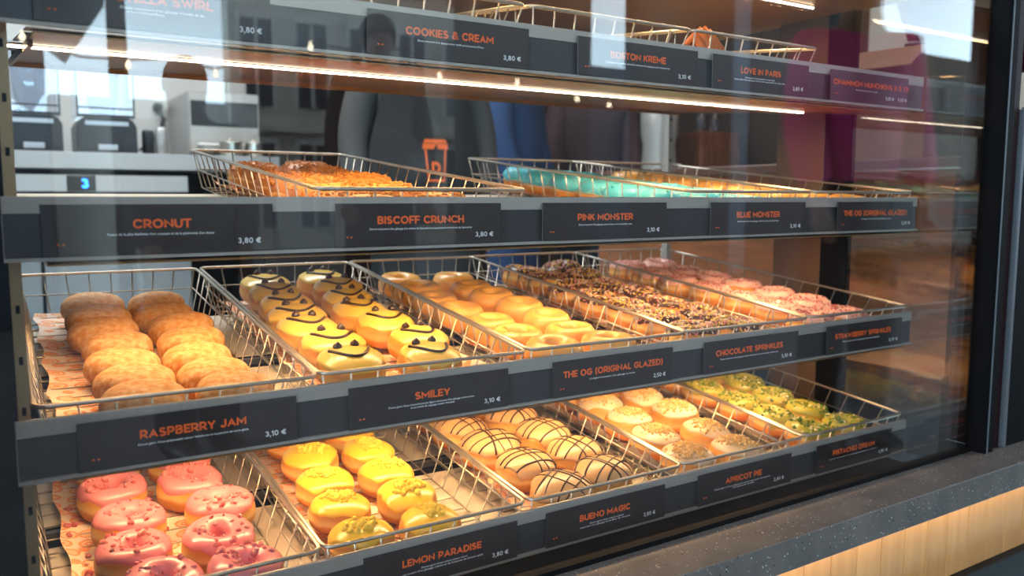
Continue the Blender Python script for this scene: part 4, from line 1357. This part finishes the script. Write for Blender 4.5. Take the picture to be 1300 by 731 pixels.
def person(label, loc, rz, h, skin, top, trousers, hair, arms=(None, None), long_coat=False, wide=1.0):
    e = thing('person', label, 'person', loc, (0, 0, rz))
    J, E_ = torso_skeleton(h, arms[0], arms[1])
    link('body', skin_mesh('body', J, E_, skin, 1), e)
    s_ = h/1.72
    def grow(d, g):
        return tuple(x+g for x in d) if isinstance(d, tuple) else d+g
    # clothing shells follow the same joints, a little fatter, ending at neck, cuffs and hems
    na = 8
    tb, te = [], []
    for i in range(4):
        a, b_, c, d = J[i]
        tb.append((a, b_, c-(0.10*s_ if i == 0 and long_coat else 0), grow(d, (0.042 if i == 0 else 0.03)*wide)))
    te = [(0, 1), (1, 2), (2, 3)]
    for arm_i in (0, 1):
        base = 8+arm_i*(4+15)
        b0 = len(tb)
        for q in range(3):
            a, b_, c, d = J[base+q]
            tb.append((a, b_, c, grow(d, 0.022*wide)))
        te += [(3, b0), (b0, b0+1), (b0+1, b0+2)]
    link('jacket' if long_coat else 'top', skin_mesh('top', tb, te, top, 2), e)
    lb = len(J)-8
    tq = MB()
    pw, pd = J[0][3][0]+0.012, J[0][3][1]+0.014
    ring_ = []
    for (zz, kw) in ((1.00, 0.98), (0.92, 1.04), (0.84, 1.06), (0.78, 0.98)):
        ring_.append([(pw*kw*math.cos(2*math.pi*i/24), pd*kw*math.sin(2*math.pi*i/24), zz*s_) for i in range(24)])
    tq.grid(lambda i, j: ring_[j][i], 24, 4, True)
    for leg in (0, 1):
        q = [J[lb+leg*4+n_] for n_ in range(3)]
        tq.tube([(q[0][0]*0.85, q[0][1], 0.86*s_), (q[0][0]*0.9, q[0][1], 0.74*s_), q[1][:3], (q[2][0], q[2][1]-0.01, q[2][2]-0.01)], [0.085, 0.098, 0.082, 0.066], 14)
    part('trousers', tq, trousers, e, True)
    for leg in (0, 1):
        q = J[lb+leg*4+3]
        part('shoe', MB().blob((q[0], q[1]+0.06, 0.048), 0.052, 0.145, 0.048, None, 0, 0, 14, 8), M_BAG, e, True)
    hb = MB()
    def P(i, j):
        th = 2*math.pi*i/24
        ph = (math.pi*0.62)*j/11
        back = 0.5+0.5*math.sin(th)
        ph *= 0.72+0.42*back
        return (0.088*math.sin(ph)*math.cos(th)*s_, (-0.006+0.104*math.sin(ph)*math.sin(th))*s_, (1.645+0.098*math.cos(ph))*s_)
    hb.grid(P, 24, 12, True)
    part('hair', hb, hair, e, True)
    fc = MB()
    for sx in (-1, 1):
        fc.blob((sx*0.032*s_, -0.098*s_, 1.635*s_), 0.011, 0.006, 0.006, None, 0, 1)
        fc.blob((sx*0.083*s_, 0.0, 1.62*s_), 0.012, 0.016, 0.03, None, 0, 0)
    fc.blob((0, -0.108*s_, 1.605*s_), 0.013, 0.018, 0.024, None, 0, 0)
    fc.blob((0, -0.097*s_, 1.568*s_), 0.024, 0.007, 0.007, None, 0, 2)
    part('face', fc, [skin, M_HAIR, mat('lips', '#8A4A44', 0.5)], e, True)
    return e
# staff in grey with a black apron
st = person('person in grey top and black apron printed with an orange cup', (1.37, 1.86, 0), R(-12), 1.70, M_SKIN, M_GREYC, M_TROU, M_HAIR, arms=(((0.24, 0.0, 1.13), (0.23, -0.06, 0.90)), ((0.24, 0.0, 1.13), (0.23, -0.06, 0.90))))
ap = MB()
def AP(i, j, off=0.0):
    u, v = i/16, j/20
    z = 0.55+v*0.84
    half = 0.20 if z < 1.08 else 0.20-(z-1.08)/0.31*0.08
    x = -half+2*half*u
    y = -0.155-0.012*math.sin(z*9)+1.5*x*x-off
    return (x, y, z)
ap.grid(lambda i, j: AP(i, j), 17, 21)
ap.grid(lambda i, j: AP(16-i, j, -0.004), 17, 21)
apr = part('apron', ap, M_APRON, st, True)
def on_apron(x, z):
    return (x, -0.155-0.012*math.sin(z*9)+1.5*x*x-0.003, z)
pr = MB()
cxp = 0.02
def poly(pts):
    vs = [on_apron(cxp+x*0.86, 1.105+(z-1.168)*0.86) for x, z in pts]
    n = len(vs)
    pr.add(vs, [tuple(range(n))])
poly([(-0.052, 1.150), (0.052, 1.150), (0.054, 1.128), (-0.054, 1.128)])
poly([(-0.044, 1.168), (0.044, 1.168), (0.050, 1.152), (-0.050, 1.152)])
poly([(-0.046, 1.126), (-0.038, 1.126), (-0.030, 1.0), (-0.036, 1.0)])
poly([(0.038, 1.126), (0.046, 1.126), (0.036, 1.0), (0.030, 1.0)])
poly([(-0.036, 1.006), (0.036, 1.006), (0.036, 0.998), (-0.036, 0.998)])
part('cup_print', pr, M_ORANGE, apr)
dl = stroke_text('D', 0.032, 0.042, M_ORANGE, 0.24)
for v in dl.vertices:
    v.co = on_apron(cxp+v.co.x, v.co.z+0.985)
link('letter_print', dl, apr)
person('person in navy jacket standing behind the turquoise doughnuts', (2.06, 2.30, 0), R(35), 1.74, M_SKIN, M_NAVY, M_NAVY, M_HAIR, long_coat=True)
person('person in plum jacket standing behind the second shelf baskets', (2.74, 2.60, 0), R(-25), 1.72, M_SKIND, M_PLUM, M_TROU, M_HAIR, long_coat=True)
# cabinet, urn behind on the right
e = thing('wooden_cabinet', 'brown wooden cabinet with two knobs behind the case', 'cabinet', (3.06, 2.15, 0))
part('body', MB().box(-0.13, 0.13, -0.15, 0.15, 0, 1.22, 0, 0.004), M_BROWNW, e)
part('door', MB().box(-0.125, 0.125, -0.162, -0.15, 0.05, 1.15, 0, 0.003), M_BROWNW, e)
for sx in (-0.02, 0.03):
    part('knob', MB().blob((sx, -0.172, 1.04), 0.009, 0.010, 0.009, None, 0, 0, 12, 8), M_BRUSH, e, True)
for i, dx in enumerate((-0.05, 0.04)):
    e = thing('drinking_glass', ('left', 'right')[i]+' clear glass standing on the brown cabinet', 'glass', (3.06+dx, 2.08, 1.22), (0, 0, 0), 'glasses on the cabinet')
    part('bowl', MB().lathe([(0.026, 0), (0.03, 0.003), (0.033, 0.11), (0.031, 0.11), (0.027, 0.006)], 20), M_CLEAR, e, True)
e = thing('steel_urn', 'tall pale steel drinks urn left of the brown cabinet', 'urn', (2.72, 2.06, 0))
part('body', MB().lathe([(0.09, 0), (0.09, 0.9), (0.085, 1.0), (0.075, 1.15), (0.085, 1.2), (0.09, 1.4), (0.05, 1.43)], 28), M_STEELP, e, True)
part('tap', MB().tube([(0, -0.09, 1.05), (0, -0.14, 1.05), (0, -0.145, 1.01)], 0.010, 8), M_BRUSH, e, True)

# ---- counter to the right of the case with carton, till and cable
e = thing('side_counter', 'brown panelled counter beyond the end glass', 'counter', (2.3, 0.5, 0))
o = part('body', MB().box(-0.62, 0.9, -0.45, 0.7, Z-0.37, Z+0.06), mat('counter_brown', '#8A4C22', 0.6, col2='#74401A', nscale=5, stretch=(1, 1, 8)), e)
part('kick_base', MB().box(-0.61, 0.89, -0.44, 0.69, 0, Z-0.37), M_BLACKM, e)
o = part('worktop', MB().box(-0.64, 0.92, -0.47, 0.72, Z+0.06, Z+0.085, 0, 0.004), mat('brown_worktop', '#5A3A28', 0.35), e)
CZ = Z+0.085
e = thing('cardboard_box', 'open brown cardboard box on the counter beyond the end glass', 'box', (1.92, 0.36, CZ), (0, 0, R(8)))
cb = MB()
t = 0.005
cb.box(-0.15, 0.15, -0.15, 0.15, 0, t).box(-0.15, 0.15, -0.15, -0.15+t, t, 0.255).box(-0.15, 0.15, 0.15-t, 0.15, t, 0.255).box(-0.15, -0.15+t, -0.15+t, 0.15-t, t, 0.255).box(0.15-t, 0.15, -0.15+t, 0.15-t, t, 0.255)
part('carton', cb, M_CARDB, e)
fl = MB()
fl.add([(-0.15, -0.15, 0.255), (-0.15, 0.15, 0.255), (-0.23, 0.15, 0.205), (-0.23, -0.15, 0.205), (-0.152, -0.15, 0.252), (-0.152, 0.15, 0.252), (-0.231, 0.15, 0.202), (-0.231, -0.15, 0.202)], [(0, 1, 2, 3), (7, 6, 5, 4), (0, 3, 7, 4), (1, 5, 6, 2), (2, 6, 7, 3), (0, 4, 5, 1)])
part('flap', fl, M_CARDB, e)
e = thing('till', 'dark magenta till screen behind the cardboard box', 'till', (2.36, 0.42, CZ), (0, 0, R(-25)))
part('foot', MB().box(-0.10, 0.10, -0.08, 0.10, 0, 0.02, 0, 0.004), M_TILL, e)
part('stem', MB().box(-0.03, 0.03, 0.0, 0.04, 0.02, 0.30, 0, 0.004), M_TILL, e)
sc_ = part('screen', MB().box(-0.19, 0.19, -0.015, 0.015, -0.12, 0.12, 0, 0.006), M_TILL, e)
sc_.location = (0, -0.01, 0.37)
sc_.rotation_euler = (R(-28), 0, 0)
cpts = []
for i in range(30):
    a = i/29*2*math.pi*1.3
    cpts.append((0.10*math.cos(a), 0.05*math.sin(a)+0.02*i/29, 0.012+0.006*i/29+0.01*math.sin(a*0.7)))
cpts.append((0.28, 0.02, 0.01))
cb_ = link('grey_cable', MB().tube(cpts, 0.004, 8).mesh('grey_cable', M_CABLE, True), None, (1.97, 0.27, CZ+0.255))
tag(cb_, 'loop of grey cable lying on the cardboard box', 'cable')

# ---- right of the corner post
bc = thing('black_cabinet', 'black cabinet with a grey metal edge right of the corner post', 'cabinet', (1.60, -0.10, 0))
part('body', MB().box(-0.052, 0.22, -0.045, 0.05, Z-0.447, Z+0.152, 0, 0.002), M_BLACK, bc)
part('edge_strip', MB().box(-0.062, -0.053, -0.046, -0.036, Z-0.447, Z+0.154, 0, 0.001).box(-0.053, 0.22, -0.046, -0.036, Z+0.152, Z+0.158), M_SEAL, bc)
dr = link('frame_post', MB().box(1.500, 1.533, -0.14, -0.06, Z-0.447, Z+0.95, 0, 0.002).mesh('frame_post', M_DARKRED))
tag(dr, 'dark red upright between the case corner post and the black cabinet', 'post')

# ================================================================== CUSTOMER SIDE (seen mirrored in the front glass)
fa = thing('facade_building', 'pale stone street building with rows of tall windows, mirrored in the glass', 'building', (6.2, -14, 0))
fb = MB().box(-2.45, 2.4, -0.4, 0, 0, 9.0)
part('wall', fb, M_FACADE, fa)
for r_ in range(4):
    for c_ in range(5):
        x = -2.0+c_*0.98
        z0 = 0.4+r_*2.1
        o = part('window', MB().box(x-0.27, x+0.27, -0.02, 0.03, z0, z0+1.45), M_WIN, fa)
        link('window_frame', MB().box(x-0.34, x-0.27, 0.0, 0.06, z0-0.05, z0+1.52).box(x+0.27, x+0.34, 0.0, 0.06, z0-0.05, z0+1.52).box(x-0.34, x+0.34, 0.0, 0.08, z0+1.45, z0+1.55).box(x-0.025, x+0.025, 0.03, 0.05, z0, z0+1.45).mesh('window_frame', M_WALLW), o)
part('cornice', MB().box(-2.5, 2.45, 0.0, 0.2, 2.05, 2.18).box(-2.5, 2.45, 0.0, 0.2, 6.25, 6.4), M_FACADE, fa)
sl = thing('slate_house', 'dark slate walled house at the left of the mirrored street', 'building', (-1.2, -6.0, 0))
part('wall', MB().box(-3.0, 1.66, -3, 0, 0, 5), M_SLATE, sl)
part('roof', MB().add([(1.66,0,2.55),(2.05,0,2.25),(2.05,0,5),(1.66,0,5),(1.66,-3,2.55),(2.05,-3,2.25),(2.05,-3,5),(1.66,-3,5)],[(0,3,2,1),(4,5,6,7),(0,1,5,4),(1,2,6,5),(2,3,7,6),(3,0,4,7)]), M_ROOF, sl)
po = link('street_post', MB().box(0.855, 0.97, -5.98, -5.88, -0.01, 5.0, 0, 0.004).mesh('street_post', M_ARC))
tag(po, 'dark brown square post standing in the mirrored street', 'post')
hd = link('parapet', MB().box(0.50, 1.78, -6.6, -6.35, 0, 1.66, 0, 0.01).mesh('parapet', M_FACADE))
tag(hd, 'low pale parapet wall under the mirrored sky', 'wall')
ar = thing('arcade', 'dark brown arcade front filling the right of the mirrored street', 'arcade', (9, -6.2, 0))
for (a, c) in ((3.85, 5.36), (5.92, 7.42), (7.74, 9.9), (12.6, 22)):
    part('pier', MB().box(a-9, c-9, -0.14, 0.0, 0, 5.5), M_ARC, ar)
part('lintel', MB().box(3.85-9, 13, -0.5, -0.14, 4.6, 5.5), M_ARC, ar)
part('low_wall', MB().box(5.36-9, 5.92-9, -0.12, -0.02, 0, 2.25), M_SLATE, ar)
part('column', MB().box(7.42-9, 7.74-9, -0.12, -0.02, 0, 4.6), M_ROOF, ar)
part('side_wall', MB().box(9.9-9, 12.6-9, -0.12, -0.02, 0, 2.9), M_ARC, ar)
# festoon of warm bulbs between post and arcade
fe = thing('festoon_lights', 'string of warm light bulbs hung over the mirrored street', 'string lights', (2.2, -4.4, 1.75))
pts = [(-2.2+i*0.25, 0.15*math.sin(i), -0.10*math.sin(i*0.52)+0.04*math.sin(i*2.1)) for i in range(19)]
part('cable', MB().tube(pts, 0.006, 6).tube([(-1.3, -1.6, 0.0), pts[3]], 0.006, 6).tube([pts[-1], (4.0, -1.6, 0.4)], 0.006, 6), M_BLACK, fe)
for i in range(1, 18, 2):
    p = pts[i]
    part('bulb', MB().lathe([(0.008, 0), (0.008, -0.012), (0.014, -0.022), (0.016, -0.034), (0.011, -0.046), (0.003, -0.05)], 14, p), M_BULB, fe, True)
cu = person('person in dark brown jacket with a bag slung across, mirrored in the glass', (1.72, -3.25, 0), R(185), 1.78, M_SKIND, M_COAT, M_TROU, M_HAIR, long_coat=True, wide=1.3)
bgm = MB()
def BG(i, j):
    u, v = 2*math.pi*i/24, math.pi*j/12
    cx_, cy_ = math.cos(u), math.sin(u)
    return (0.22*math.copysign(abs(cx_)**0.6, cx_)*math.sin(v)**0.5, 0.08*cy_*math.sin(v)**0.5, 0.14*math.cos(v))
bgm.grid(BG, 24, 13, True)
e = thing('shoulder_bag', 'black leather shoulder bag at the hip of the dark jacketed person', 'bag', (1.66, -3.0, 1.08), (0, R(18), 0))
part('bag_body', bgm, M_BAG, e, True)
part('strap', MB().tube([(-0.16, 0, 0.10), (-0.22, -0.12, 0.36), (-0.1, -0.25, 0.47), (0.12, -0.3, 0.36), (0.18, -0.2, 0.15)], 0.014, 8), M_BAG, e, True)
person('person with short dark hair against the mirrored sky', (0.62, -2.35, 0), R(170), 1.36, M_SKIND, M_COAT, M_TROU, M_HAIR, long_coat=True)
person('person in magenta coat and dark trousers, mirrored at the right of the glass', (2.61, -1.19, 0), R(200), 1.74, M_SKIN, M_MAG, M_TROU, M_HAIR, long_coat=True, wide=1.4)
